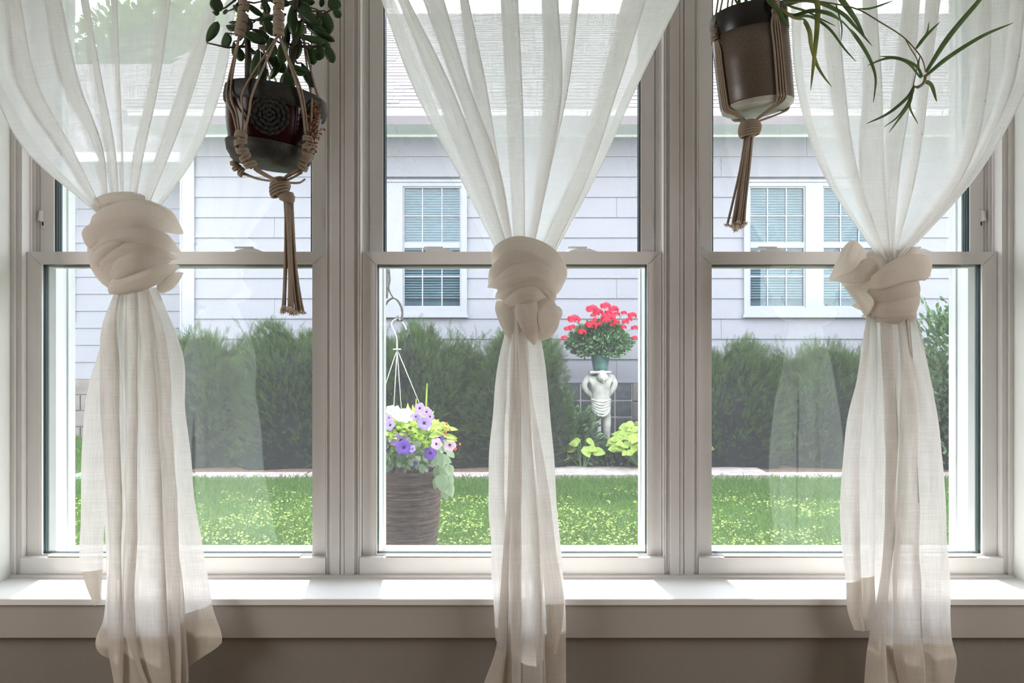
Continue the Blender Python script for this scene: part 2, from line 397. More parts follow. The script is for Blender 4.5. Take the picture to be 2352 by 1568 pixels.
M['trunk'] = paint('tree_bark', (0.16, 0.12, 0.09), 0.9, 0.2, 20)

# ---------------------------------------------------------------- room shell
RX = 1.335                    # half width of the window bay
SZ = 0.553                    # sill height
WT = 2.27                     # top of the bay
def struct(name, mat, *b, bev=0.0):
    return tag(box(name, mat, None, *b, b=bev), kind='structure')
struct('floor', M['floor'], -2.4, 2.4, -2.7, 2.34, -0.10, 0.0)
struct('ceiling', M['ceil'], -2.4, 2.4, -2.7, 2.34, 2.6, 2.7)
struct('wall_left', M['room_wall'], -2.5, -2.4, -2.7, 2.34, -0.1, 2.7)
struct('wall_right', M['room_wall'], 2.4, 2.5, -2.7, 2.34, -0.1, 2.7)
fw = MB()
fw.box(-2.4, 2.4, 1.975, 2.34, 0.0, SZ - 0.016).box(-2.4, 2.4, 1.975, 2.34, WT, 2.6)
fw.box(-2.4, -RX - 0.016, 1.975, 2.34, SZ - 0.016, WT).box(RX + 0.016, 2.4, 1.975, 2.34, SZ - 0.016, WT)
tag(fw.build('wall_front', M['wall']), kind='structure')
bw = MB()
bw.box(-2.4, 2.4, -2.8, -2.7, 0, 2.6)
tag(bw.build('wall_back', M['room_wall']), kind='structure')
ew = MB()
ew.box(-4.5, -RX - 0.02, 2.34, 2.36, -0.03, 2.6).box(RX + 0.02, 4.5, 2.34, 2.36, -0.03, 2.6).box(-RX - 0.02, RX + 0.02, 2.34, 2.36, -0.03, 0.55).box(-RX - 0.02, RX + 0.02, 2.34, 2.36, WT, 2.6)
tag(ew.build('wall_exterior', M['siding']), kind='structure')
struct('sun_block_eave', M['house_trim'], -4.5, 4.5, 2.30, 3.09, 2.6, 2.75)  # unseen eave, added and sized to keep the sun off the curtains
# reveals and sill
struct('trim_1', M['white_wall'], -RX - 0.016, -RX, 1.962, 2.34, SZ, WT)
struct('trim_2', M['white_wall'], RX, RX + 0.016, 1.962, 2.34, SZ, WT)
struct('trim_3', M['white_wall'], -RX - 0.016, RX + 0.016, 1.962, 2.34, WT - 0.016, WT)
sill = struct('window_sill', M['sill'], -1.42, 1.42, 1.943, 2.34, SZ - 0.016, SZ, bev=0.0015)
sill['label'] = 'white painted interior window sill board'
ap = struct('trim_4', M['apron'], -1.42, 1.42, 1.953, 1.975, SZ - 0.016 - 0.083, SZ - 0.016, bev=0.001)
ap['label'] = 'painted wooden apron board under the sill'
struct('trim_5', M['mull'], -RX, RX, 2.112, 2.125, SZ, SZ + 0.007)
# left and right side casings between the reveal and the outer windows
WC = 0.904
ST = 0.6035                   # top of the frame bottom member
for sgn, nm in ((-1, 'trim_6'), (1, 'trim_7')):
    xo = sgn * (WC + 0.407); t_ = empty(nm, (xo, 2.13, SZ)); t_['kind'] = 'structure'
    xs = sorted((xo, sgn * RX))
    box('casing_back', M['mull'], t_, xs[0], xs[1], 2.13, 2.32, SZ, WT - 0.016)
    xs = sorted((xo + sgn * 0.012, sgn * RX))
    box('casing_step', M['mull'], t_, xs[0], xs[1], 2.122, 2.13, SZ, WT - 0.016, 0.001)
# mullions
for sgn, nm in ((-1, 'trim_8'), (1, 'trim_9')):
    xm = sgn * WC / 2; t_ = empty(nm, (xm, 2.13, SZ)); t_['kind'] = 'structure'
    box('mullion_back', M['mull'], t_, xm - 0.045, xm + 0.045, 2.13, 2.32, SZ, WT - 0.016, 0.001)
    for a, b in ((-0.031, -0.0065), (0.0065, 0.031)):
        box('mullion_strip', M['mull'], t_, xm + a, xm + b, 2.121, 2.13, SZ, WT - 0.016, 0.0012)
    box('mullion_centre_bead', M['mull'], t_, xm - 0.0052, xm + 0.0052, 2.1235, 2.13, SZ, WT - 0.016, 0.0008)
    for a in (-1, 1):
        box('mullion_edge_bead', M['mull'], t_, xm + a * 0.0415 - 0.0016, xm + a * 0.0415 + 0.0016, 2.1275, 2.13, SZ, WT - 0.016, 0.0006)

def ring(name, mat, parent, cx, hx, wx, y0, y1, z0, z1, wz, b=0.0, top=True):
    """rectangular frame: outer half-width hx, member width wx"""
    m = MB()
    m.box(cx - hx, cx - hx + wx, y0, y1, z0, z1, b).box(cx + hx - wx, cx + hx, y0, y1, z0, z1, b)
    m.box(cx - hx + wx, cx + hx - wx, y0, y1, z0, z0 + wz, b)
    if top: m.box(cx - hx + wx, cx + hx - wx, y0, y1, z1 - wz, z1, b)
    return m.build(name, mat, parent)

def miter_stile(m, x0, x1, z0, z1, y0, y1, cut_top):
    """stile whose top end is cut at 45 degrees; x0 is outer edge, x1 inner"""
    w = abs(x1 - x0)
    V = []
    for y in (y0, y1): V += [(x0, y, z0), (x1, y, z0), (x1, y, z1 - w if cut_top else z1), (x0, y, z1)]
    m.add(V, [(0, 1, 2, 3), (7, 6, 5, 4), (0, 4, 5, 1), (1, 5, 6, 2), (2, 6, 7, 3), (3, 7, 4, 0)])

def window(idx, cx):
    w = empty('window_%d' % idx, (cx, 2.15, SZ)); w['kind'] = 'structure'
    w['label'] = ['left', 'middle', 'right'][idx - 1] + ' white double hung window of the row of three'
    V = M['vinyl']; top = WT - 0.016
    # frame jambs and bottom member
    fr = MB()
    for s in (-1, 1):
        a, b = sorted((cx + s * 0.4050, cx + s * 0.4068)); fr.box(a, b, 2.1305, 2.32, ST, top)
        a, b = sorted((cx + s * 0.3935, cx + s * 0.4048)); fr.box(a, b, 2.1885, 2.32, ST, top)
        a, b = sorted((cx + s * 0.4025, cx + s * 0.4049)); fr.box(a, b, 2.165, 2.171, 1.424, top)
        a, b = sorted((cx + s * 0.3985, cx + s * 0.4049)); fr.box(a, b, 2.177, 2.181, 1.424, top)
    fr.box(cx - 0.4068, cx + 0.4068, 2.1255, 2.149, SZ, ST, 0.001)
    fr.box(cx - 0.4068, cx + 0.4068, 2.149, 2.32, SZ, 0.572)
    fr.build('frame', V, w)
    # outer screen channel
    oc = MB()
    for s in (-1, 1):
        a, b = sorted((cx + s * 0.3665, cx + s * 0.393)); oc.box(a, b, 2.285, 2.32, 0.572, top)
        a, b = sorted((cx + s * 0.371, cx + s * 0.393)); oc.box(a, b, 2.23, 2.285, 0.572, top)
    oc.box(cx - 0.371, cx + 0.371, 2.235, 2.285, 0.572, 0.583); oc.box(cx - 0.3665, cx + 0.3665, 2.285, 2.32, 0.572, 0.588)
    oc.build('screen_channel', M['vinyl_out'], w)
    sc = box('insect_screen', M['screen'], w, cx - 0.3665, cx + 0.3665, 2.3005, 2.301, 0.588, top)
    # lower sash
    lo = MB(); z1 = 1.4225; y0, y1 = 2.15, 2.186
    ls = [MB() for _ in range(4)]
    miter_stile(ls[0], cx - 0.4035, cx - 0.3685, 0.583, z1, y0, y1, True)
    miter_stile(ls[1], cx + 0.4035, cx + 0.3685, 0.583, z1, y0, y1, True)
    # meeting rail with mitred ends, a hair lower in relief so the mitre line shows
    Vt = []
    for y in (y0 + 0.0006, y1): Vt += [(cx - 0.4027, y, z1 - 0.0004), (cx + 0.4027, y, z1 - 0.0004), (cx + 0.3692, y, z1 - 0.0325), (cx - 0.3692, y, z1 - 0.0325)]
    ls[2].add(Vt, [(3, 2, 1, 0), (4, 5, 6, 7), (0, 1, 5, 4), (2, 3, 7, 6), (1, 2, 6, 5), (3, 0, 4, 7)])
    ls[3].box(cx - 0.3685, cx + 0.3685, y0 + 0.001, y1, 0.583, 0.604)
    for mb, nm in zip(ls, ('sash_stile', 'sash_stile', 'meeting_rail', 'bottom_rail')): mb.build(nm, V, w)
    box('lift_rail', V, w, cx - 0.338, cx + 0.338, 2.129, 2.153, 0.6045, 0.6085, 0.001)
    ring('glazing_bead', V, w, cx, 0.3687, 0.0035, 2.152, 2.160, 0.6035, 1.391, 0.0025)
    for k, (ya, yb, mm, sh) in enumerate(((2.160, 2.1665, M['gasket'], 0.0), (2.1665, 2.1695, M['spacer'], 0.0018), (2.1695, 2.1755, M['gasket'], 0.0), (2.1755, 2.178, M['spacer'], 0.0018), (2.178, 2.1855, M['gasket'], -0.001))):
        ring('gasket', mm, w, cx, 0.3687, 0.0035 - sh, ya, yb, 0.6035, 1.391, 0.0030 - sh * 0.5)
    box('glass_pane', M['glass'], w, cx - 0.366, cx + 0.366, 2.166, 2.170, 0.6055, 1.3885)
    # upper sash
    us = MB(); y0, y1 = 2.19, 2.228
    us.box(cx - 0.392, cx - 0.354, y0, y1, 1.383, top, 0.001).box(cx + 0.354, cx + 0.392, y0, y1, 1.383, top, 0.001)
    us.box(cx - 0.354, cx + 0.354, y0, y1, 1.383, 1.4185).box(cx - 0.354, cx + 0.354, y0, y1, top - 0.04, top)
    us.build('upper_sash', V, w)
    for k, (ya, yb, mm, sh) in enumerate(((2.196, 2.203, M['gasket'], 0.0), (2.203, 2.206, M['spacer'], 0.0015), (2.206, 2.213, M['gasket'], 0.0), (2.213, 2.2155, M['spacer'], 0.0015), (2.2155, 2.224, M['gasket'], -0.0008))):
        ring('gasket', mm, w, cx, 0.3542, 0.0042 - sh, ya, yb, 1.4183, top - 0.0398, 0.0030 - sh)
    box('glass_pane', M['glass'], w, cx - 0.3515, cx + 0.3515, 2.204, 2.208, 1.419, top - 0.04)
    # sash locks on the meeting rail
    for s in (-0.198, 0.192):
        k = MB(); lx = cx + s; zt = z1
        pr = [(-0.038, 0.0), (-0.034, 0.004), (-0.02, 0.0075), (0.018, 0.0085), (0.03, 0.004), (0.041, 0.0)]
        Vk = []
        for y in (2.156, 2.182): Vk += [(lx + a, y, zt + h) for a, h in pr]
        n = len(pr)
        k.add(Vk, [(i, i + 1, n + i + 1, n + i) for i in range(n - 1)] + [(0, n - 1, 2 * n - 1, n)], [(0, i, i + 1) for i in range(1, n - 1)] + [(n, n + i + 1, n + i) for i in range(1, n - 1)])
        lk = k.build('sash_lock', M['plastic'], w)
        k2 = MB(); k2.box(lx - 0.040, lx + 0.012, 2.158, 2.170, zt + 0.0095, zt + 0.0145, 0.0015).box(lx - 0.012, lx + 0.004, 2.160, 2.176, zt + 0.006, zt + 0.012)
        k2.build('lock_lever', M['plastic'], lk)
    # vent latches on the upper sash stiles
    for s in (-1, 1):
        lx = cx + s * 0.3835; z0 = 1.489
        body = MB().box(lx - 0.0055, lx + 0.0055, 2.1885, 2.1902, z0, z0 + 0.055, 0.0008).build('vent_latch', V, w)
        open_ = (idx == 1 and s == -1) or (idx == 3 and s == 1)
        if open_:
            k = MB(); k.add([(lx + s * 0.005, 2.1885, z0 + 0.05), (lx - s * 0.002, 2.1885, z0 + 0.05), (lx - s * 0.002, 2.1885, z0 + 0.02), (lx + s * 0.006, 2.1885, z0 + 0.02),
                             (lx + s * 0.005, 2.1815, z0 + 0.049), (lx, 2.1815, z0 + 0.049), (lx, 2.174, z0 + 0.021), (lx + s * 0.006, 2.174, z0 + 0.021)],
                            [(0, 1, 2, 3), (4, 5, 6, 7), (0, 1, 5, 4), (1, 2, 6, 5), (2, 3, 7, 6), (3, 0, 4, 7)])
            k.build('latch_tongue', V, body)
            box('latch_slot', M['slot'], body, lx - 0.0022, lx + 0.0022, 2.1880, 2.1886, z0 + 0.009, z0 + 0.019)
        else:
            k = MB()
            for q in range(6): k.box(lx - 0.003, lx + 0.003, 2.1872, 2.1886, z0 + 0.014 + q * 0.005, z0 + 0.0155 + q * 0.005)
            k.build('latch_ridges', V, body)
    return w
for i, c in enumerate((-WC, 0.0, WC)): window(i + 1, c)

# ---------------------------------------------------------------- linen curtains
def interp(keys, vals, y):
    # monotone-ish smooth interpolation with linear extrapolation
    keys = np.asarray(keys, float); vals = np.asarray(vals, float); y = np.asarray(y, float)
    m = np.gradient(vals, keys)
    yc = np.clip(y, keys[0], keys[-1]); i = np.clip(np.searchsorted(keys, yc, side='right') - 1, 0, len(keys) - 2)
    h = keys[i + 1] - keys[i]; t = (yc - keys[i]) / h
    r = (2 * t ** 3 - 3 * t ** 2 + 1) * vals[i] + (t ** 3 - 2 * t ** 2 + t) * h * m[i] + (-2 * t ** 3 + 3 * t ** 2) * vals[i + 1] + (t ** 3 - t ** 2) * h * m[i + 1]
    return r + np.where(y < keys[0], (y - keys[0]) * m[0], 0) + np.where(y > keys[-1], (y - keys[-1]) * m[-1], 0)

def cloth(name, parent, mat, keys, left, right, bands=(), top=-300, bot=600, Y=1.9, dep=0.010, step=7.0, rows=90, hemL=None, hemR=None, ripple=0.0015, seed=0, botR=None, topR=None, wav=0.0):
    """a cloth sheet with pressed folds. left/right/bands are pixel columns at the key rows;
    a band (a, b) is a fold that doubles back from b to a, so three layers lie between them."""
    nr = rows
    stops = []                                    # (values over keys, depth)
    if hemL is not None: stops.append((hemL, 0.004))
    stops.append((left, 0.0))
    for a, b in bands:
        stops.append((b, -dep)); stops.append((a, dep))
    stops.append((right, 0.0))
    if hemR is not None: stops.append((hemR, 0.004))
    wid = [max(1.0, abs(np.mean(np.asarray(stops[i + 1][0]) - np.asarray(stops[i][0])))) for i in range(len(stops) - 1)]
    ns = [int(max(4, min(22, w / step))) for w in wid]
    tw = sum(wid); cum = 0; ent = []              # per column: (i, t, u fraction)
    for i, n in enumerate(ns):
        for k in range(n): ent.append((i, k / n, (cum + wid[i] * k / n) / tw))
        cum += wid[i]
    ent.append((len(ns) - 1, 1.0, 1.0))
    V = []; UV = []
    vs_ = np.linspace(0, 1, nr)
    botR = bot if botR is None else botR; topR = top if topR is None else topR
    cols = []
    for (i, t, u) in ent:
        py = (top + (topR - top) * u) + ((bot + (botR - bot) * u) - (top + (topR - top) * u)) * vs_
        a = interp(keys, stops[i][0], py); b = interp(keys, stops[i + 1][0], py)
        ts = 0.5 - 0.5 * math.cos(math.pi * t); tx = 0.45 * t + 0.55 * ts
        px = a + (b - a) * tx
        d = stops[i][1] + (stops[i + 1][1] - stops[i][1]) * ts
        narrow = np.clip(np.abs(b - a) / 60.0, 0.25, 1.0)
        bul = 0.006 * math.sin(math.pi * t) * narrow * (1 if i % 2 else -1)
        rp = np.array([mnoise.noise(Vector((u * 24 + seed, p * 0.006, seed * 1.7))) for p in py]) * ripple * 3
        wv = np.array([mnoise.noise(Vector((u * 5 + seed * 3, p * 0.009, 4.2))) for p in py]) * wav
        yy = Y + d * 1.0 + bul + rp
        cols.append(np.stack([(px + wv - 1176) / F * Y, yy, CZ - (py - 784) / F * Y], axis=1))
        UV.append(np.stack([np.full(nr, u * tw / 960.0 * 1.0), -py / 960.0], axis=1))
    nc = len(cols); V = np.array(cols).reshape(-1, 3); UV = np.array(UV).reshape(-1, 2)
    c = np.arange(nc - 1)[:, None] * nr + np.arange(nr - 1)[None, :]
    Fa = np.stack([c, c + nr, c + nr + 1, c + 1], axis=2).reshape(-1, 4)
    return np_obj(name, V, [Fa], mat, parent, True, uv=UV)

def band(mb, pts, Y=1.9, bulge=0.02, nrip=3, rip=0.10, seed=0, flat=0.75, wrap=0.035):
    """a puffed wrap of cloth in a knot: pts = (px, py, half-width px, depth offset m)"""
    sp = spline(pts, max(30, len(pts) * 14)); n = len(sp); nk = 40; V = []; UV = []
    L = 0; pl = None
    for i, (px, py, hw, dz) in enumerate(sp):
        t = i / (n - 1)
        back = wrap * (abs(2 * t - 1) ** 3.5)
        c = P(px, py, Y); c.y = Y + dz + back
        if pl is not None: L += (c - pl).length
        pl = c.copy()
        j0 = max(i - 1, 0); j1 = min(i + 1, n - 1)
        d = Vector((sp[j1][0] - sp[j0][0], 0, -(sp[j1][1] - sp[j0][1]))).normalized()
        nn = Vector((-d.z, 0, d.x))
        w = max(hw, 0.5) / F * Y
        endt = min(1.0, 6.0 * min(t, 1 - t) + 0.015)
        w *= math.sqrt(endt)
        for k in range(nk):
            a = 2 * math.pi * k / nk
            ca, sa = math.cos(a), math.sin(a)
            f = 1 + rip * math.sin(nrip * a + seed + 3.2 * t) * (0.6 + 0.4 * math.sin(5 * t + seed)) + 0.045 * math.sin(7 * a + 2.5 * t * math.sin(seed) + seed) * (.5 + .5 * math.sin(3 * t + 2 * seed)) + 0.028 * math.sin(12 * a - 3 * t + 2 * seed) + 0.10 * mnoise.noise(Vector((ca * 1.6 + seed, sa * 1.6, L * 14)))
            dep = bulge * (w / 0.028) ** 0.5 * (flat if sa < 0 else 1.0)
            V.append(c + nn * (w * ca * f) + Vector((0, -1, 0)) * (dep * sa * f * math.sqrt(endt)))
            UV.append((a * w, L))
    Q = [(i * nk + k, i * nk + (k + 1) % nk, (i + 1) * nk + (k + 1) % nk, (i + 1) * nk + k) for i in range(n - 1) for k in range(nk)]
    c0 = len(V); V.append(P(sp[0][0], sp[0][1], Y) + Vector((0, wrap + sp[0][3], 0))); V.append(P(sp[-1][0], sp[-1][1], Y) + Vector((0, wrap + sp[-1][3], 0))); UV += [(0, 0), (0, L)]
    T = [(c0, (k + 1) % nk, k) for k in range(nk)] + [(c0 + 1, (n - 1) * nk + k, (n - 1) * nk + (k + 1) % nk) for k in range(nk)]
    mb.add(V, Q, T, UV)

def knot(parent, bands, Y=1.9, core=None):
    mb = MB()
    for i, b in enumerate(bands):
        pts = b[0] if isinstance(b, tuple) else b
        kw = b[1] if isinstance(b, tuple) else {}
        band(mb, pts, Y=Y, seed=i * 1.7, **kw)
    for (cx, cy_, rx, rz) in (core or []):
        c = P(cx, cy_, Y + 0.02); mb.blob(c, rx / F * Y, 0.035, rz / F * Y, 20, 14)
    return mb.build('knot', M['linen_knot'], parent, True)

ck = [0, 200, 400, 590]
cur = {}
for key, lab, px in (('l', 'white sheer linen curtain tied in a knot over the left window, beside the jade plant', 292),
                     ('c', 'white sheer linen curtain tied in a knot in front of the middle window', 1208),
                     ('r', 'white sheer linen curtain tied in a knot over the right window behind the spider plant', 2035)):
    cur[key] = thing('linen_curtain', P(px, 1568, 1.9), lab, 'curtain', 'knotted linen curtains')
L_, C_, R_ = cur['l'], cur['c'], cur['r']
# drapes above the knots
lk = [0, 200, 350, 480]
cloth('drape', L_, M['linen'], lk, [-92, -18, 62, 212], [545, 511, 455, 366],
      [([12, 45, 140, 226], [52, 95, 176, 240]), ([102, 145, 215, 242], [145, 190, 243, 254]), ([181, 215, 238, 257], [207, 242, 270, 279]),
       ([250, 262, 273, 281], [275, 281, 287, 289]), ([367, 335, 302, 291], [398, 369, 336, 314]), ([474, 405, 355, 315], [510, 452, 396, 342])],
      bot=500, hemL=[-60, 6, 100, 226], hemR=[524, 482, 430, 352], seed=1)
cloth('drape', C_, M['linen'], ck, [876, 948, 1052, 1147], [1562, 1463, 1372, 1270],
      [([914, 995, 1077, 1160], [938, 1037, 1113, 1173]), ([972, 1045, 1114, 1167], [1020, 1079, 1151, 1182]), ([1056, 1084, 1134, 1177], [1076, 1118, 1150, 1186]),
       ([1150, 1161, 1171, 1182], [1190, 1200, 1205, 1206]), ([1245, 1248, 1233, 1208], [1282, 1291, 1262, 1219]), ([1315, 1291, 1250, 1216], [1330, 1306, 1262, 1222]),
       ([1430, 1376, 1311, 1232], [1484, 1421, 1354, 1266])],
      bot=615, hemL=[907, 984, 1073, 1158], hemR=[1532, 1440, 1355, 1262], seed=2)
cloth('drape', R_, M['linen'], ck, [1815, 1829, 1890, 2015], [2440, 2362, 2246, 2078],
      [([1890, 1910, 1950, 2024], [1920, 1938, 1967, 2030]), ([1985, 1985, 1978, 2022], [2010, 2022, 2028, 2042]), ([2078, 2055, 2030, 2040], [2110, 2092, 2062, 2048]),
       ([2130, 2112, 2085, 2045], [2155, 2130, 2101, 2052]), ([2245, 2235, 2188, 2052], [2272, 2264, 2211, 2063]), ([2330, 2300, 2216, 2060], [2352, 2322, 2224, 2070])],
      bot=625, hemL=[1842, 1851, 1912, 2024], hemR=[2405, 2335, 2228, 2070], seed=3)
# knots: wraps listed from the back to the front
knot(L_, [
    ([(210, 492, 8, .01), (230, 466, 13, 0), (278, 457, 14, -.005), (322, 460, 13, 0), (358, 486, 8, .01)], dict(bulge=.02)),
    ([(350, 669, 10, .01), (388, 648, 16, .0), (402, 622, 10, .01)], dict(bulge=.03)),
    ([(188, 512, 12, .01), (224, 514, 20, -.012), (275, 505, 31, -.026), (330, 498, 37, -.026), (375, 508, 32, -.008), (400, 530, 16, .015)], {}),
    ([(176, 560, 12, .012), (212, 545, 24, -.012), (275, 531, 24, -.030), (330, 523, 17, -.034), (366, 530, 8, -.02)], {}),
    ([(190, 578, 10, .012), (228, 566, 17, -.014), (275, 555, 18, -.036), (328, 546, 20, -.040), (373, 556, 22, -.022), (398, 576, 11, .01)], {}),
    ([(200, 608, 9, .012), (228, 598, 17, -.010), (257, 583, 17, -.034), (300, 566, 14, -.044), (335, 561, 6, -.036)], {}),
    ([(226, 634, 16, .012), (253, 606, 34, -.016), (300, 590, 30, -.036), (355, 584, 20, -.030), (396, 590, 10, .0)], {}),
    ([(246, 642, 12, -.008), (293, 622, 24, -.036), (337, 604, 26, -.042), (388, 594, 16, -.016)], {}),
    ([(232, 656, 10, .01), (272, 660, 19, -.020), (328, 648, 24, -.034), (373, 626, 23, -.026), (396, 606, 12, .005)], {}),
], core=[(292, 575, 92, 100)])
knot(C_, [
    ([(1268, 703, 8, .01), (1279, 719, 12, .0), (1272, 738, 8, .01)], dict(bulge=.02)),
    ([(1141, 688, 12, .012), (1158, 718, 19, .0), (1174, 752, 19, -.004), (1182, 792, 7, .004)], dict(bulge=.016)),
    ([(1130, 612, 10, .012), (1149, 584, 22, -.008), (1187, 566, 22, -.022), (1232, 578, 24, -.026), (1268, 602, 24, -.014), (1284, 630, 20, .0), (1282, 672, 12, .01)], {}),
    ([(1121, 654, 8, .012), (1140, 628, 18, -.014), (1169, 603, 18, -.030), (1196, 598, 16, -.036), (1240, 612, 15, -.030), (1264, 640, 9, -.01)], {}),
    ([(1118, 657, 5, .012), (1160, 646, 22, -.026), (1205, 632, 27, -.042), (1248, 638, 23, -.036), (1272, 664, 13, -.01)], {}),
    ([(1137, 681, 13, .01), (1169, 669, 16, -.024), (1223, 657, 14, -.044), (1258, 666, 14, -.034), (1276, 692, 12, -.005)], {}),
    ([(1154, 702, 9, .0), (1187, 685, 18, -.034), (1223, 676, 17, -.048), (1258, 680, 9, -.036)], {}),
    ([(1242, 684, 16, -.02), (1256, 716, 24, -.022), (1254, 750, 24, -.02), (1234, 784, 10, -.01)], dict(bulge=.022)),
    ([(1206, 680, 16, -.030), (1207, 712, 25, -.034), (1217, 752, 21, -.028), (1228, 792, 9, -.014)], dict(bulge=.015, wrap=.01)),
], core=[(1205, 645, 66, 80), (1218, 735, 44, 34)])
knot(R_, [
    ([(1984, 548, 10, .01), (1962, 580, 28, .0), (1945, 608, 28, -.006), (1921, 636, 6, .012)], dict(bulge=.024)),
    ([(2060, 592, 8, .01), (2096, 580, 13, .0), (2110, 594, 9, .012)], {}),
    ([(2000, 588, 18, -.008), (1984, 618, 24, -.022), (1958, 636, 17, -.016), (1922, 640, 4, .01)], dict(bulge=.018)),
    ([(1948, 640, 10, .012), (1959, 668, 14, -.010), (1981, 700, 17, -.020), (2006, 728, 10, .0)], dict(bulge=.016)),
    ([(1998, 724, 9, .01), (2038, 731, 14, -.012), (2087, 722, 17, -.012), (2110, 716, 10, .01)], {}),
    ([(1976, 700, 12, .01), (2029, 705, 27, -.024), (2079, 698, 34, -.026), (2118, 704, 22, .0)], dict(bulge=.018)),
    ([(1974, 678, 12, .005), (2029, 675, 20, -.034), (2079, 664, 17, -.038), (2118, 660, 9, -.008)], {}),
    ([(1975, 656, 8, -.02), (1996, 650, 18, -.042), (2037, 629, 27, -.050), (2087, 619, 30, -.044), (2122, 622, 25, -.02), (2136, 630, 14, .012)], dict(bulge=.022)),
], core=[(2035, 645, 76, 82)])
# tails below the knots, front sheets first
T = M['linen_tail']; H = M['linen_hem']
def tail(parent, keys, l, r, bands=(), hem=None, mat=None, **kw):
    """sheet with a doubled hem band along its lower edge; hem = (y at left, y at right)"""
    o = cloth('tail_panel', parent, mat or T, keys, l, r, bands, **kw)
    if hem:
        kk = dict(kw); kk['top'] = hem[0]; kk['topR'] = hem[1]; kk['Y'] = kw['Y'] - 0.0022; kk['rows'] = 24
        cloth('hem', o, H, keys, l, r, bands, **kk)
    return o
# left curtain
tail(L_, [670, 740, 830, 1000, 1200, 1465, 1640], [262, 234, 229, 235, 246, 250, 266], [294, 295, 296, 295, 296, 300, 372],
     [([270, 262, 262, 266, 270, 272, 278], [278, 272, 274, 278, 282, 284, 290])], hem=(1466, 1462), top=660, bot=1640, Y=1.880, dep=.006, rows=120, seed=4, wav=5, ripple=.002)
tail(L_, [670, 740, 830, 1000, 1200, 1465, 1540, 1640], [288, 288, 288, 287, 288, 290, 316, 372], [345, 372, 386, 398, 408, 416, 417, 418],
     [([306, 304, 304, 302, 302, 300, 322, 376], [318, 320, 320, 318, 318, 318, 332, 380]), ([330, 338, 345, 352, 362, 372, 376, 398], [338, 350, 358, 368, 378, 390, 396, 404])],
     hem=(1463, 1458), top=660, bot=1640, Y=1.876, dep=.006, rows=120, seed=5, wav=4)
tail(L_, [670, 770, 950, 1200, 1330, 1390, 1470, 1560], [330, 345, 362, 378, 386, 392, 398, 404], [366, 408, 428, 456, 478, 488, 511, 470],
     [([338, 360, 378, 400, 410, 414, 420, 424], [346, 372, 390, 412, 420, 426, 432, 436])], hem=(1440, 1384), top=660, bot=1600, botR=1475, Y=1.903, dep=.007, rows=120, seed=6, wav=5)
tail(L_, [700, 790, 870, 1030, 1200, 1310, 1350, 1392], [262, 232, 207, 188, 185, 187, 199, 218], [285, 272, 262, 248, 240, 236, 234, 236],
     hem=(1313, 1306), top=690, bot=1392, botR=1380, Y=1.914, dep=.004, rows=90, seed=7, wav=3)
tail(L_, [900, 1200, 1420, 1490, 1520], [236, 240, 238, 219, 240], [262, 268, 268, 268, 270], hem=(1440, 1450), top=880, bot=1494, botR=1524, Y=1.896, rows=70, seed=8, wav=3)
# middle curtain
tail(C_, [720, 800, 930, 1100, 1250, 1400, 1500], [1174, 1152, 1133, 1122, 1127, 1134, 1141], [1198, 1194, 1186, 1182, 1180, 1178, 1176],
     [([1180, 1166, 1156, 1152, 1156, 1150, 1150], [1184, 1172, 1162, 1158, 1162, 1156, 1156])], top=700, bot=1470, botR=1500, Y=1.912, dep=.006, rows=100, seed=9, wav=4)
tail(C_, [720, 900, 1000, 1150, 1300, 1400, 1490, 1568, 1640], [1176, 1171, 1169, 1164, 1154, 1145, 1139, 1113, 1096], [1190, 1186, 1184, 1180, 1176, 1175, 1174, 1176, 1178],
     [([1180, 1174, 1172, 1170, 1160, 1156, 1152, 1140, 1130], [1184, 1178, 1177, 1175, 1168, 1168, 1166, 1160, 1150])], hem=(1492, 1500), top=710, bot=1640, Y=1.894, dep=.006, rows=110, seed=10, wav=3)
tail(C_, [720, 800, 900, 1000, 1100, 1250, 1400, 1568, 1640], [1182, 1180, 1178, 1176, 1174, 1171, 1172, 1176, 1178], [1212, 1214, 1217, 1221, 1230, 1243, 1250, 1254, 1256],
     [([1184, 1183, 1183, 1182, 1181, 1178, 1178, 1182, 1184], [1190, 1192, 1195, 1197, 1198, 1198, 1198, 1196, 1196]), ([1200, 1203, 1207, 1212, 1218, 1222, 1226, 1230, 1230], [1206, 1210, 1214, 1219, 1227, 1238, 1244, 1246, 1246])],
     top=700, bot=1640, Y=1.876, dep=.007, rows=120, seed=11, wav=3)
tail(C_, [740, 800, 930, 1100, 1250, 1400, 1568, 1640], [1206, 1210, 1216, 1222, 1235, 1240, 1245, 1246], [1234, 1246, 1262, 1275, 1288, 1299, 1301, 1303],
     hem=(1456, 1446), top=725, bot=1640, Y=1.908, dep=.005, rows=100, seed=12, wav=3)
tail(C_, [880, 950, 1000, 1100, 1200, 1250, 1385, 1430, 1505], [1214, 1219, 1224, 1233, 1240, 1243, 1251, 1254, 1259], [1219, 1229, 1239, 1257, 1270, 1276, 1294, 1292, 1278],
     hem=(1387, 1384), top=870, bot=1496, botR=1502, Y=1.888, dep=.004, rows=80, seed=13, wav=2)
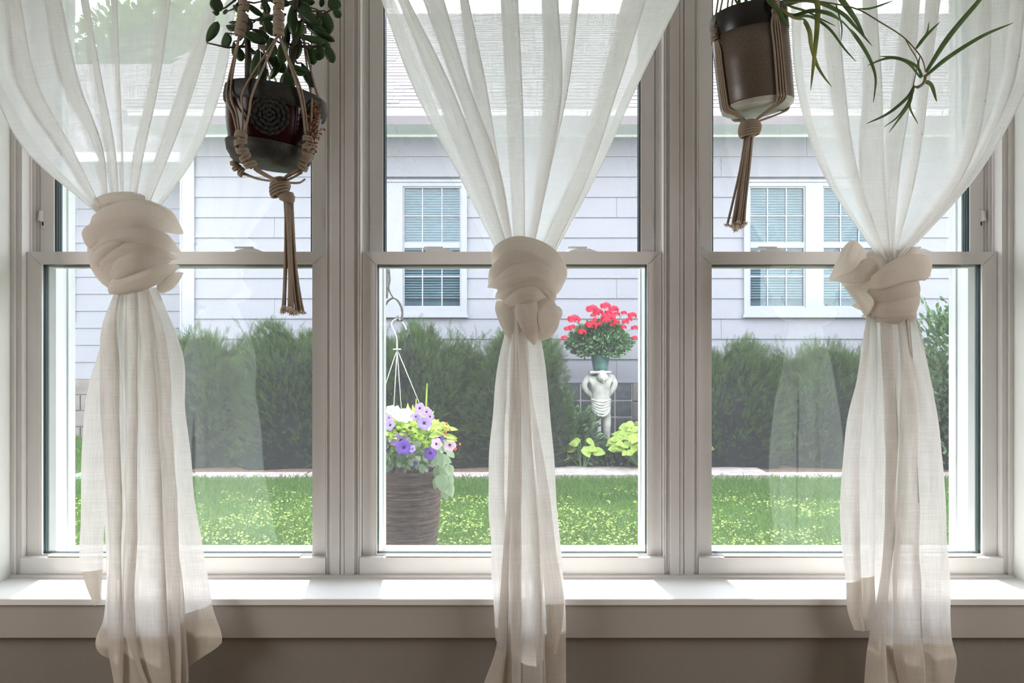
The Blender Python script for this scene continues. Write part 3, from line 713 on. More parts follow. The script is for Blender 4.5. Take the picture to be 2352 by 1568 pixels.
# right curtain
tail(R_, [735, 850, 960, 1100, 1250, 1335, 1400, 1448], [1988, 1971, 1948, 1932, 1933, 1942, 1944, 1962], [2014, 2016, 2014, 2011, 2009, 2008, 2009, 2003],
     [([1994, 1982, 1968, 1962, 1962, 1966, 1966, 1976], [1999, 1990, 1978, 1972, 1972, 1976, 1976, 1984])], hem=(1338, 1322), top=720, bot=1446, botR=1448, Y=1.904, dep=.006, rows=100, seed=14, wav=4)
tail(R_, [735, 850, 960, 1100, 1250, 1400, 1430], [2008, 2008, 2008, 2006, 2004, 2006, 2004], [2044, 2046, 2048, 2050, 2044, 2036, 2030],
     top=720, bot=1395, botR=1380, Y=1.916, dep=.005, rows=90, seed=15, wav=3)
tail(R_, [735, 850, 960, 1100, 1250, 1380, 1450, 1568, 1640], [2022, 2026, 2030, 2033, 2030, 2014, 1997, 1984, 1976], [2076, 2080, 2080, 2076, 2070, 2060, 2062, 2074, 2080],
     [([2030, 2034, 2038, 2040, 2038, 2026, 2016, 2012, 2010], [2048, 2054, 2058, 2056, 2050, 2036, 2030, 2036, 2040])], hem=(1478, 1482), top=720, bot=1640, Y=1.890, dep=.008, rows=110, seed=16, wav=3)
tail(R_, [725, 800, 900, 1050, 1200, 1330, 1480, 1510, 1568, 1640], [2062, 2066, 2067, 2063, 2056, 2050, 2052, 2056, 2066, 2074], [2102, 2121, 2144, 2165, 2173, 2183, 2190, 2198, 2191, 2184],
     [([2076, 2084, 2092, 2096, 2096, 2098, 2104, 2106, 2110, 2112], [2082, 2092, 2102, 2106, 2108, 2112, 2118, 2120, 2124, 2126])], hem=(1476, 1478), top=715, bot=1640, Y=1.880, dep=.006, rows=120, seed=17, wav=4, ripple=.003)
cr = thing('curtain_rod', (0, 1.9, 2.3), 'round metal curtain rod carrying the three linen curtains, above the picture', 'curtain rod')
MB().tube([(-1.6, 1.9, 2.31), (1.7, 1.9, 2.31)], 0.012, 10).build('pole', M['iron'], cr, True)
for x in (-1.5, 0.45, 1.62): box('bracket', M['iron'], cr, x - 0.01, x + 0.01, 1.9, 1.976, 2.29, 2.31)

# ---------------------------------------------------------------- macrame hangers and house plants
ROPE = M['rope']
def sinnet(mb, pts, r, turns):
    """row of square knots: two cords bulging alternately round a core"""
    sp = spline(pts, turns * 6 + 1); n = len(sp)
    mb.tube([Vector(p) for p in sp], r * 0.9, 6)
    for k in range(turns):
        i = k * 6 + 3; c = Vector(sp[min(i, n - 1)]); d = (Vector(sp[min(i + 1, n - 1)]) - Vector(sp[max(i - 1, 0)])).normalized()
        a = d.cross(Vector((0, 1, 0))).normalized(); b = d.cross(a).normalized()
        s = 1 if k % 2 else -1
        step = (Vector(sp[min(i + 3, n - 1)]) - Vector(sp[max(i - 3, 0)])).length * 0.5
        for sg in (-1, 1):
            loop = [c + a * (r * 1.5 * sg * math.cos(t)) * 1.0 + b * (r * 1.5 * math.sin(t)) + d * (step * (0.55 * math.sin(t * 0.5) * s * sg)) for t in np.linspace(-0.4, math.pi + 0.4, 8)]
            mb.tube(loop, r * 0.62, 5)
def bigknot(mb, c, rx, rz, n=5, r=0.0028, tilt=0.4):
    c = Vector(c)
    mb.blob(c, rx * 0.8, rx * 0.8, rz * 0.9, 10, 7)
    for k in range(n):
        zz = (k - (n - 1) / 2) / max(1, n - 1) * 1.5
        rr = rx * math.sqrt(max(0.15, 1 - (zz * 0.75) ** 2))
        lp = []
        for t in np.linspace(0, 2 * math.pi, 18):
            lp.append(c + Vector((rr * math.cos(t), rr * math.sin(t), zz * rz * 0.75 + tilt * rr * math.cos(t + k * 0.25))))
        mb.tube(lp, r, 6)
def tassel(parent, top, bottom, Y, n, spread_t, spread_b, r, seed=0):
    rd = random.Random(seed)
    fr = MB()
    for i in range(n):
        a = 2 * math.pi * i / n + rd.uniform(-.3, .3); q = rd.uniform(0.25, 1)
        dx, dy = math.cos(a) * q, math.sin(a) * q
        pts = []
        ext = rd.uniform(-9, 6)
        for t in np.linspace(0, 1, 9):
            px = top[0] + (bottom[0] - top[0]) * t; py = top[1] + (bottom[1] + ext - top[1]) * t
            w = spread_t + (spread_b - spread_t) * t ** 2.2
            p = P(px, py, Y); p.x += dx * w / F * Y + 0.0012 * math.sin(5 * t + i); p.y += dy * w / F * Y * 0.8
            pts.append(p)
        MB().tube(pts, r, 6).build('tassel_cord', ROPE, parent, True)
        e = pts[-1]
        for k in range(30):
            d = Vector((rd.gauss(0, 1), rd.gauss(0, 1), -abs(rd.gauss(0, 1)) * 0.9 + 0.2)).normalized() * rd.uniform(.005, .0095)
            fr.tube([e, e + d * 0.6 + Vector((0, 0, -.0005)), e + d], [0.0009, .0007, .0002], 3, cap=False)
        fr.blob(e, r * 1.4, nu=6, nv=4)
    o = fr.build('frayed_ends', M['fray'], parent); o['kind'] = 'stuff'

# ---- left: jade plant in an oxblood pot
YL = 1.63
pc = P(627, 292, YL)
rot = Matrix.Rotation(math.radians(8.0), 3, 'Y')
jp = thing('potted_jade_plant', P(627, 395, YL), 'jade plant in a dark red glazed pot with a rosette, hanging at left', 'potted plant')
def fl(r, z, a, j): return r * (1 + 0.004 * math.sin(9 * a))
MB().lathe([(0.0, -.070), (.060, -.070), (.078, -.055), (.088, -.020), (.096, .030), (.098, .048), (.090, .048), (.088, .0), (.070, -.05), (0, -.05)], pc, 40, rot).build('pot_body', M['red_glaze'], jp, True)
MB().lathe([(.0965, .030), (.101, .034), (.103, .044), (.1025, .062), (.099, .066), (.092, .064), (.091, .045)], pc, 40, rot).build('pot_rim', M['dark_clay'], jp, True)
MB().lathe([(0, -.082), (.050, -.082), (.070, -.078), (.083, -.062), (.088, -.044), (.0865, -.042), (.079, -.052), (.066, -.068), (0, -.070)], pc, 40, rot).build('saucer', M['saucer'], jp, True)
MB().lathe([(0, .040), (.05, .044), (.0885, .038)], pc, 24, rot).build('soil', M['soil'], jp, True)
# rosette medallion on the front
ro = MB(); mc = pc + rot @ Vector((.020, -.0885, .002)); nrm = (rot @ Vector((.22, -.97, -.16))).normalized()
ux = nrm.cross(Vector((0, 0, 1))).normalized() * -1; uz = ux.cross(nrm).normalized()
for ringi, (rr, cnt, sz) in enumerate(((.031, 16, .0098), (.024, 14, .0088), (.016, 10, .0076), (.008, 6, .006), (.002, 2, .004))):
    for k in range(cnt):
        a = 2 * math.pi * (k + .5 * (ringi % 2)) / cnt
        c = mc + (ux * math.cos(a) + uz * math.sin(a)) * rr - nrm * (-.002 - .0018 * ringi)
        R3 = Matrix((ux * math.cos(a) + uz * math.sin(a), ux * -math.sin(a) + uz * math.cos(a), nrm)).transposed()
        R3 = R3 @ Matrix.Rotation(math.radians(-24 + 9 * math.sin(k * 2.3)), 3, 'Y'); ro.blob(c, sz * 0.85, sz * (.9 + .15 * math.sin(k * 3.1)), .0022, 11, 6, R3, fn=lambda p: 1 + .07 * math.sin(5 * math.atan2(p.y, p.x)))
ro.blob(mc, .032, .032, .004, 20, 6, Matrix((ux, uz, nrm)).transposed())
ro.build('rosette', M['dark_clay'], jp, True)
# jade leaves: a thick obovate template (x along the leaf)
def jade_mesh():
    nu, nv = 12, 8; V = []; 
    for i in range(nu + 1):
        t = i / nu; w = 0.5 * (math.sin(math.pi * t ** 1.25)) ** 0.55 if 0 < t < 1 else 0.0
        if t < .12: w = min(w, 0.09 + t * .9)
        for k in range(nv):
            a = 2 * math.pi * k / nv
            V.append((t, w * math.cos(a), 0.075 * math.sin(a) * (w / .5) ** .6 + 0.10 * (t - .5) ** 2 if w > 0 else 0.025))
    Q = [(i * nv + k, i * nv + (k + 1) % nv, (i + 1) * nv + (k + 1) % nv, (i + 1) * nv + k) for i in range(nu) for k in range(nv)]
    me = bpy.data.meshes.new('jade_leaf'); me.from_pydata(V, [], Q); me.materials.append(M['jade'])
    me.polygons.foreach_set('use_smooth', [True] * len(me.polygons)); return me
JM = jade_mesh()
def put_mesh(name, me, parent, base, xdir, nrm_, length, width, thick=None):
    xd = Vector(xdir).normalized(); zd = Vector(nrm_); zd = (zd - xd * zd.dot(xd)).normalized(); yd = zd.cross(xd)
    o = bpy.data.objects.new(name, me); COL.objects.link(o)
    o.parent = parent
    base = Vector(base) - Vector(parent['wloc'])
    m3 = Matrix((xd * length, yd * width, zd * (thick or length))).transposed()
    o.matrix_local = Matrix.Translation(base) @ m3.to_4x4()
    return o
JL = [(110,290,-62,215,105),(235,365,78,165,115),(145,35,78,175,105),(143,115,10,66,50),(228,106,170,60,55),(285,250,25,135,75),(345,85,40,160,66),(480,85,35,200,72),
      (480,335,24,240,105),(305,440,82,160,60),(358,490,78,140,80),(640,160,-10,300,52),(765,370,107,380,80),(690,570,42,230,105),(690,610,128,250,62),(560,610,84,320,90),
      (500,580,95,330,80),(785,730,82,170,135),(880,615,22,170,46),(965,680,63,310,78),(1000,490,80,190,95),(1070,480,105,160,100),(1165,480,68,200,78),(1010,355,12,220,85),
      (1080,305,30,330,80),(1145,205,80,215,100),(1085,165,70,170,90),(980,150,38,300,110),(900,60,30,280,110),(1230,120,48,100,64),(1205,30,75,150,110),(1095,20,100,90,60),
      (715,20,5,200,80),(860,430,95,260,120),(830,190,85,260,100),(620,240,60,260,90),(640,430,80,200,90),(420,740,85,120,60),(900,640,60,110,90),(930,20,10,240,90),
      (550,320,35,220,80),(1030,240,30,250,80),(330,210,10,150,60),(590,60,60,160,70),(440,210,70,150,60),(1100,380,35,180,70),(740,470,100,200,90),(880,270,120,200,80)]
rl = random.Random(3)
stems = []
for (zx, zy, ang, ln, wd) in JL:
    Lm = ln / 3.92 / F * YL; Wm = wd / 3.92 / F * YL
    Yd = YL + rl.uniform(-.055, .055)
    a = math.radians(ang); tilt = rl.uniform(-.35, .35)
    xd = Vector((math.cos(a), tilt, -math.sin(a))).normalized()
    c = P(460 + zx / 3.92, zy / 3.92, Yd)
    nr = Vector((rl.uniform(-.5, .5), -1, rl.uniform(-.2, .6)))
    put_mesh('leaf', JM, jp, c - xd * Lm / 2, xd, nr, Lm, Wm * 1.08, Lm)
    stems.append(c - xd * Lm / 2)
for k in range(26):    # crown above the picture
    c = P(630, -95, YL) + Vector((rl.gauss(0, .07), rl.gauss(0, .05), rl.uniform(-.02, .14)))
    xd = Vector((rl.gauss(0, 1), rl.gauss(0, 1), rl.gauss(0, .6))).normalized()
    put_mesh('leaf', JM, jp, c, xd, Vector((rl.gauss(0, 1), rl.gauss(0, 1), 1)), .045, .024, .045)
def zz(zx, zy, Y): return P(460 + zx / 3.92, zy / 3.92, Y)
trunks = [[zz(435, 840, YL), zz(432, 600, YL), zz(430, 430, YL), zz(410, 250, YL), zz(370, 60, YL - .01), zz(330, -120, YL)],
          [zz(800, 860, YL - .01), zz(815, 600, YL), zz(855, 380, YL), zz(848, 150, YL), zz(870, -60, YL), zz(860, -260, YL)]]
for i, tr in enumerate(trunks):
    sp = spline([tuple(p) for p in tr], 20); MB().tube(sp, list(np.linspace(.0082, .004, 20)), 8).build('trunk', M['jade_stem'], jp, True)
allt = [Vector(p) for tr in trunks for p in spline([tuple(p) for p in tr], 30)]
tw = MB()
for s_ in stems:
    near = min(allt, key=lambda q: (q - s_).length + (0.03 if q.z > s_.z + 0.02 else 0))
    mid = (near + s_) / 2 + Vector((0, 0, -.006))
    tw.tube([near, mid, s_], [.0026, .0021, .0014], 5)
tw.build('twigs', M['jade_stem'], jp, True)['kind'] = 'stuff'
# dried trailing sedum at the right edge of the pot
dr = MB()
path = [P(716, 226, YL - .045), P(723, 262, YL - .055), P(720, 300, YL - .06), P(716, 345, YL - .06)]
dr.tube(spline([tuple(p) for p in path], 12), .0012, 4)
for k in range(170):
    t = rl.random(); p = Vector(spline([tuple(p) for p in path], 30)[int(t * 29)]) + Vector((rl.gauss(0, .008), rl.gauss(0, .006), rl.gauss(0, .006)))
    d = Vector((rl.gauss(0, 1), rl.gauss(0, 1), rl.gauss(0, 1))).normalized()
    dr.blob(p, .0019, .0019, .0040, 5, 4, d.to_track_quat('Z', 'Y').to_matrix())
dro = dr.build('dried_sedum_sprigs', M['dried'], jp); dro['kind'] = 'stuff'; dro['label'] = 'dried reddish brown sprigs trailing over the rim'

mh = thing('macrame_hanger', P(650, 430, YL), 'knotted cotton macrame hanger with long tassel holding the red pot, left', 'plant hanger', 'macrame plant hangers')
def surf(px, py, R=.1065, cx=627, Y=YL, off=.003):
    cx = cx + (300 - py) * 0.11
    # where the line of sight meets an upright cylinder of radius R round the pot
    a = (px - 1176.0) / F; c0 = P(cx, py, Y).x
    A = 1 + a * a; B = -2 * (a * c0 + Y); C = c0 * c0 + Y * Y - R * R
    D = B * B - 4 * A * C
    yy = (-B - math.sqrt(D)) / (2 * A) - off if D > 0 else -B / (2 * A)
    return P(px, py, yy)
def cord(pts, r=.0023, name='cord', parent=mh):
    MB().tube(spline([tuple(p) for p in pts], 18), r, 6).build(name, ROPE, parent, True)
apL = {'a': P(550, 79, YL - .07), 'b': P(604, 112, YL + .06), 'c': P(640, 79, YL - .085), 'd': P(697, 88, YL + .05)}
cord([apL['a'], surf(521, 209), surf(536, 265), surf(545, 303)]); cord([apL['a'], surf(530, 209), surf(544, 262), surf(550, 303)])
cord([apL['c'], surf(562, 202), surf(558, 255), surf(556, 304)]); cord([apL['c'], surf(584, 204), surf(572, 260), surf(562, 306)])
cord([apL['c'], surf(682, 196), surf(694, 245), surf(701, 308)]); cord([apL['c'], surf(688, 196), surf(700, 250), surf(707, 308)])
cord([apL['d'], P(710, 190, YL + .02), surf(716, 235), surf(712, 308)]); cord([apL['d'], P(722, 195, YL), P(737, 244, YL - .01), surf(722, 306)])
cord([apL['b'], P(623, 201, YL + .105), P(640, 260, YL + .10)], .0021); cord([apL['b'], P(641, 204, YL + .105), P(665, 260, YL + .10)], .0021)
cord([apL['a'], P(522, 215, YL), P(523, 300, YL + .02), P(541, 350, YL + .03)], .0021)
top = P(640, -420, YL)
for k, (a, n) in enumerate((('a', 10), ('b', 12), ('c', 11), ('d', 10))):
    up = {'a': P(565, -5, YL - .05), 'b': P(612, -5, YL + .045), 'c': P(640, -10, YL - .055), 'd': P(690, -10, YL + .04)}[a]
    m = MB(); sinnet(m, [tuple(apL[a] + Vector((0, 0, -.004))), tuple((apL[a] + up) / 2), tuple(up + Vector((0, 0, .02)))], .0055 if a != 'd' else .004, 9)
    m.build('braid', ROPE, mh, True)
    MB().tube([up, (up + top) / 2, top], .004, 6).build('cord', ROPE, mh, True)
MB().tube([top, (top.x, top.y, 2.6)], .004, 6).build('cord', ROPE, mh, True)
m = MB(); sinnet(m, [tuple(surf(554, 303)), tuple(surf(553, 330, off=.006)), tuple(surf(562, 358, R=.095, off=.006)), tuple(surf(581, 386, R=.085, off=.006))], .0062, 5); m.build('square_knots', ROPE, mh, True)
m = MB(); sinnet(m, [tuple(surf(708, 312)), tuple(surf(707, 338, off=.006)), tuple(surf(704, 362, R=.095, off=.006)), tuple(surf(692, 392, R=.085, off=.006))], .0056, 5); m.build('square_knots', ROPE, mh, True)
m = MB(); sinnet(m, [tuple(P(539, 350, YL + .02)), tuple(P(541, 380, YL + .03)), tuple(P(560, 400, YL + .03))], .005, 4); m.build('square_knots', ROPE, mh, True)
kc = P(643, 418, YL - .01)
for a_, b_ in (((583, 388), (612, 402)), ((576, 378), (604, 396)), ((588, 392), (618, 408)), ((572, 372), (610, 400)), ((690, 392), (664, 404)), ((694, 396), (668, 410)), ((686, 388), (660, 402))):
    cord([surf(a_[0], a_[1], R=.085, off=.005), surf(b_[0], b_[1], R=.06, off=.01), kc])
cord([P(560, 400, YL + .03), P(600, 412, YL + .02), kc]); cord([P(545, 390, YL + .04), P(590, 410, YL + .03), kc]); cord([P(700, 412, YL + .03), P(685, 420, YL + .01), kc])
m = MB(); bigknot(m, kc + Vector((0, 0, -.012)), .019, .020, 6, .0028, .45); m.build('gathering_knot', ROPE, mh, True)
m = MB(); bigknot(m, P(658, 452, YL - .01), .015, .014, 5, .0026, -.3); m.build('gathering_knot', ROPE, mh, True)
tassel(mh, (661, 462), (670, 712), YL - .01, 15, 9, 27, .0026, 5)

# ---- right: spider plant in a stoneware pot
YR = 1.64
pr_ = P(1729, 150, YR)
rotR = Matrix.Rotation(math.radians(-6.0), 3, 'Y')
sp_ = thing('potted_spider_plant', P(1729, 262, YR), 'spider plant with long trailing runners in a speckled stoneware pot, upper right', 'potted plant')
MB().lathe([(0, -.092), (.062, -.092), (.0705, -.088), (.0735, -.080), (.0745, -.05), (.0755, .0), (.0765, .07), (.070, .07), (.068, -.08), (0, -.085)], pr_, 48, rotR).build('pot_body', M['stone_pot'], sp_, True)
MB().lathe([(.0768, .058), (.078, .062), (.078, .100), (.0765, .104), (.0715, .103), (.071, .06)], pr_, 48, rotR).build('pot_rim', M['black_glaze'], sp_, True)
MB().lathe([(0, -.0945), (.050, -.0945), (.062, -.0938), (.0715, -.0885), (.0722, -.084)], pr_, 48, rotR).build('pot_base', M['pale_base'], sp_, True)
MB().lathe([(0, .088), (.04, .09), (.0712, .085)], pr_, 24, rotR).build('soil', M['soil'], sp_, True)
def ribbon(pts, wpx, name='leaf', mat=None, parent=sp_, yoff=0.0, seed=0, fold=.35, w0=.55):
    """arching strap leaf; pts are (px, py, Y) rows"""
    rw = [tuple(P(p[0], p[1], p[2] if len(p) > 2 else YR + yoff)) for p in pts]
    s = spline(rw, max(14, len(rw) * 6)); n = len(s); V = []
    for i in range(n):
        t = i / (n - 1); c = Vector(s[i]); d = (Vector(s[min(i + 1, n - 1)]) - Vector(s[max(i - 1, 0)])).normalized()
        a = d.cross(Vector((0, -1, 0.25))).normalized()
        w = wpx / F * YR * .5 * (w0 + (1 - w0) * min(1, t * 4)) * (1 - t ** 3.2) ** .8 + .0004
        nn = d.cross(a).normalized()
        V += [c - a * w + nn * w * fold, c, c + a * w + nn * w * fold]
        V[-2] = c - nn * 0.0004
    Q = [(i * 3 + k, i * 3 + k + 1, i * 3 + k + 4, i * 3 + k + 3) for i in range(n - 1) for k in (0, 1)]
    o = np_obj(name, np.array([tuple(v) for v in V]), [np.array(Q)], mat or M['spider'], parent, True)
    return o
SL = [([(1770, 12), (1817, 33, YR - .04), (1868, 23, YR - .07), (1919, 36, YR - .08), (1957, 71), (1985, 110), (2004, 148), (2012, 185), (2006, 236)], 11),
      ([(1800, 5), (1865, 0), (1930, 26), (1964, 59), (2004, 106)], 12), ([(1850, -60), (1910, -40), (1936, 0), (1964, 40), (1986, 82)], 17),
      ([(1775, 5, YR - .05), (1822, 38, YR - .08), (1845, 43), (1860, 71), (1864, 102), (1875, 143), (1891, 173), (1911, 200)], 11, 'spider_pale'),
      ([(1830, -60), (1875, 0, YR - .06), (1878, 51, YR - .06), (1871, 128, YR - .06), (1862, 208, YR - .06)], 12, 'spider_pale'),
      ([(1775, 8), (1819, 33, YR - .03), (1865, 38), (1906, 66), (1939, 110), (1966, 141)], 8), ([(1780, 0), (1819, 15), (1855, 26), (1886, 43), (1920, 60)], 6),
      ([(1750, -30, YR - .05), (1768, 0, YR - .085), (1786, 20, YR - .09), (1801, 46, YR - .09), (1811, 62, YR - .09)], 13), ([(1920, 10), (1927, 33), (1934, 64), (1932, 93)], 3),
      ([(1765, 5), (1790, -20), (1840, -30), (1880, -10)], 9), ([(1700, 20), (1695, -20), (1680, -60)], 7), ([(1712, 20), (1715, -30), (1700, -80)], 8),
      ([(1725, 22), (1735, -20), (1760, -70)], 8), ([(1705, 22), (1690, 0), (1670, -40)], 6), ([(1740, 15), (1790, 4), (1850, -4), (1900, -30)], 9), ([(1750, 15), (1800, 12), (1850, 0)], 7)]
for e in SL: ribbon(e[0], e[1], mat=M[e[2]] if len(e) > 2 else None)
run = [(1780, 8), (1860, 3), (1900, 6), (1969, 21), (2022, 51), (2071, 82), (2101, 112), (2119, 138), (2126, 166)]
yy_ = YR
MB().tube(spline([tuple(P(a, b, YR)) for a, b in run], 40), list(np.linspace(.0019, .0013, 40)), 6).build('runner', M['runner'], sp_, True)
MB().tube(spline([tuple(P(a, b, YR)) for a, b in ((2080, 90), (2092, 112), (2107, 138), (2104, 165), (2098, 195))], 20), .0012, 5).build('runner', M['runner'], sp_, True)
MB().tube(spline([tuple(P(a, b, YR)) for a, b in ((2126, 172), (2122, 190), (2108, 200), (2097, 197))], 14), [.0032] * 10 + [.002] * 4, 7).build('plantlet_crown', M['runner'], sp_, True)
for e in [([(1969, 20), (2002, 18), (2050, 2)], 5), ([(2127, 166), (2180, 84), (2250, 0), (2285, -45)], 11), ([(2124, 176), (2180, 130), (2257, 82), (2328, 52)], 9),
          ([(2122, 186), (2140, 194), (2152, 234)], 11), ([(2120, 176), (2104, 150), (2066, 133), (2020, 129)], 8), ([(2114, 178), (2089, 146), (2058, 133), (2027, 136), (1992, 151)], 7),
          ([(2104, 112), (2127, 82), (2159, 50)], 7), ([(2122, 88), (2131, 70), (2134, 50)], 3), ([(2116, 180), (2110, 150), (2113, 128)], 4),
          ([(2099, 199), (2084, 224), (2040, 260), (1990, 284)], 7), ([(2096, 205), (2086, 235), (2062, 268), (2030, 292)], 4), ([(2098, 205), (2090, 235), (2076, 258), (2042, 304)], 6),
          ([(2096, 215), (2090, 245), (2109, 285)], 5), ([(2099, 200), (2094, 215), (2088, 235)], 8)]:
    ribbon(e[0], e[1])
mr_ = thing('macrame_hanger', P(1723, 290, YR), 'plain cotton macrame hanger with short tassel holding the stoneware pot, right', 'plant hanger', 'macrame plant hangers')
def onpot(phi, z, R=.0765, off=.0025):
    return pr_ + rotR @ Vector(((R + off) * math.sin(phi), -(R + off) * math.cos(phi), z))
kR = P(1722, 297, YR - .005); topR = P(1722, -420, YR)
for gi, (ph, zk) in enumerate(((21, .086), (-72, .062), (112, .074), (200, .07))):
    ph = math.radians(ph)
    kp = onpot(ph, zk, off=.006)
    m = MB(); sinnet(m, [tuple(kp + Vector((0, 0, .012))), tuple(kp), tuple(onpot(ph, zk - .014, off=.006))], .0042, 2); m.build('square_knot', ROPE, mr_, True)
    for q in range(4):
        dph = (q - 1.5) * (.078 if gi == 0 else .07)
        cord([onpot(ph + dph * .4, zk - .012, off=.004), onpot(ph + dph, zk - .035), onpot(ph + dph, 0), onpot(ph + dph * 1.1, -.07, R=.0742), onpot(ph + dph * 1.1, -.091, R=.071), onpot(ph + dph * .8, -.1, R=.05), kR + Vector((0, 0, .01))], .0022, parent=mr_)
    for q in (-1, 1):
        tgt = topR + Vector((q * .003, 0, 0))
        cord([kp + Vector((q * .002, 0, .010)), kp.lerp(tgt, .25) + Vector((q * .004, 0, 0)), tgt], .0021, parent=mr_)
MB().tube([topR, (topR.x, topR.y, 2.6)], .004, 6).build('cord', ROPE, mr_, True)
m = MB(); bigknot(m, kR, .0215, .021, 7, .0026, .18); m.build('gathering_knot', ROPE, mr_, True)
tassel(mr_, (1722, 312), (1697, 519), YR - .005, 14, 12, 26, .0025, 9)

# ---------------------------------------------------------------- the garden
G = -0.03
gl = MB().box(-14, 14, 2.37, 45, -0.2, G); tag(gl.build('ground', M['lawn']), kind='structure')
def surface_noise(x, y, s): return mnoise.noise(Vector((x * s, y * s, 3.1)))
N = 95000
gy = 3.0 + (7.0 - 3.0) * rng.random(N) ** 1.0; gx = (rng.random(N) * 2 - 1) * (0.5 + gy * 0.72)
bl = np.array([(-.5, 0, 0), (.5, 0, 0), (.15, .25, .6), (0, .75, 1.0)]); bf = np.array([(0, 1, 2), (0, 2, 3)])
hgt = .035 + .03 * rng.random(N); th = rng.random(N) * 2 * np.pi
Mx = np.zeros((N, 3, 3)); wdt = .0045 + .003 * rng.random(N); ln_ = hgt * (0.2 + .8 * rng.random(N))
Mx[:, 0, 0] = np.cos(th) * wdt; Mx[:, 1, 0] = np.sin(th) * wdt; Mx[:, 0, 1] = -np.sin(th) * ln_; Mx[:, 1, 1] = np.cos(th) * ln_; Mx[:, 2, 2] = hgt
V, Fa = scatter(bl, bf, Mx, np.stack([gx, gy, np.full(N, G)], 1))
go = np_obj('grass', V, [Fa], M['grass']); tag(go, 'short mown green grass on the lawn between the houses', 'grass', kind='stuff')
# far strip of grass left of the house wall
N2 = 9000
gy = 7.3 + 2.6 * rng.random(N2); gx = -3.9 - 3.2 * rng.random(N2)
V, Fa = scatter(bl, bf, Mx[:N2] * 1.3, np.stack([gx, gy, np.full(N2, G)], 1))
g2 = np_obj('grass', V, [Fa], M['grass']); tag(g2, 'green grass strip beside the set back house wall at far left', 'grass', kind='stuff')
# clover and weeds in the near lawn
ds = np.array([(0, 0, 0), (.5, -.42, .12), (1, 0, .05), (.5, .42, .12)]); df = np.array([(0, 1, 2), (0, 2, 3)])
N3 = 34000
gy = 3.4 + 2.9 * rng.random(N3) ** 1.25; gx = (rng.random(N3) * 2 - 1) * (0.5 + gy * .7)
keep = np.array([surface_noise(a, b, 1.5) + .9 * surface_noise(a + 9, b, 6) + (5.35 - b) * .28 > -.02 for a, b in zip(gx, gy)])
gx, gy = gx[keep], gy[keep]; n3 = len(gx)
th = rng.random(n3) * 2 * np.pi; d = np.stack([np.cos(th), np.sin(th), .35 * rng.random(n3) + .05], 1)
Mc = frames(d, rng.normal(0, .5, n3)) * (.011 + .013 * rng.random(n3))[:, None, None]
V, Fa = scatter(ds, df, Mc, np.stack([gx, gy, G + .03 + .035 * rng.random(n3)], 1))
cl = np_obj('clover', V, [Fa], M['clover']); tag(cl, 'yellow green clover leaves growing through the near lawn', 'clover', kind='stuff')
# planting bed and edging slabs
bed = MB().box(-3.9, 7.5, 7.22, 8.45, G - .02, G + .035); tag(bed.build('mulch_bed', M['mulch']), kind='structure')
walk = empty('path', (0, 7.1, G)); walk['kind'] = 'structure'
for k in range(11):
    x0 = -3.9 + k * 1.03
    wide = 7.62 if 0.2 < x0 + .5 < 1.9 else 7.24
    box('slab', M['concrete'], walk, x0 + .008, x0 + 1.022, 6.99 + .01 * math.sin(k * 5), wide, G - .02, G + (.046 if wide > 7.3 else .03), .006)

# ---------------- neighbouring house
HY = 8.4; FS = F / HY
def hx(px, Y=HY): return (px - 1176) / F * Y
def hz(py, Y=HY): return CZ - (py - 784) / F * Y
EX = .213; Z0 = hz(871) ; XC = hx(420)
house = thing('neighbour_house', (2, HY, G), 'pale grey house with white trimmed windows across the lawn', 'house')
house['wloc'] = [2, HY, G]
windows_n = [  # (glass x0, x1) pairs in px, casing x0, x1
    dict(case=(894 - 158, 1073), panes=[(750, 878), (926, 1060)]), dict(case=(1707, 2026), panes=[(1719, 1848), (1887, 2014)]), dict(case=(1407 + 1200, 1607 + 1200), panes=[(2620, 2740)])]
openings = [(hx(w['case'][0]), hx(w['case'][1]), hz(728), hz(415)) for w in windows_n]
def plank(parent, x0, x1, z, Y, h=EX, mat=None):
    V = []
    for x in (x0, x1):
        V += [(x, Y - .016, z), (x, Y + .012, z), (x, Y + .012, z + h + .012), (x, Y - .001, z + h + .012)]
    MB().add(V, [(0, 1, 2, 3), (7, 6, 5, 4), (0, 4, 5, 1), (1, 5, 6, 2), (2, 6, 7, 3), (3, 7, 4, 0)]).build('siding_board', mat or M['siding'], parent)
XR = 7.4
sheath = MB()
xs = [XC + .05] + [v for o in openings for v in (o[0] + .03, o[1] - .03)] + [XR]
for i in range(0, len(xs), 2): sheath.box(xs[i], xs[i + 1], HY + .012, HY + .1, Z0 - .02, 3.42)
for o in openings: sheath.box(o[0] + .03, o[1] - .03, HY + .012, HY + .1, Z0 - .02, o[2] + .03).box(o[0] + .03, o[1] - .03, HY + .012, HY + .1, o[3] - .03, 3.42)
sheath.build('wall_sheathing', M['siding_dark'], house)
row = 0; z = Z0
joints = {0: [1.1], 1: [-1.6, 4.4], 2: [2.2], 3: [-2.5, 3.1]}
while z < 3.30:
    segs = [(XC + .06, XR)]
    for o in openings:
        if z + EX > o[2] + .01 and z < o[3] - .01:
            ns_ = []
            for a, b in segs:
                if o[0] >= b or o[1] <= a: ns_.append((a, b)); continue
                if o[0] > a: ns_.append((a, o[0] + .004))
                if o[1] < b: ns_.append((o[1] - .004, b))
            segs = ns_
    for a, b in segs:
        cuts = [a] + [j for j in joints[row % 4] if a + .4 < j < b - .4] + [b]
        for i in range(len(cuts) - 1):
            plank(house, cuts[i] + .0015, cuts[i + 1] - .0015, z, HY)
    z += EX; row += 1
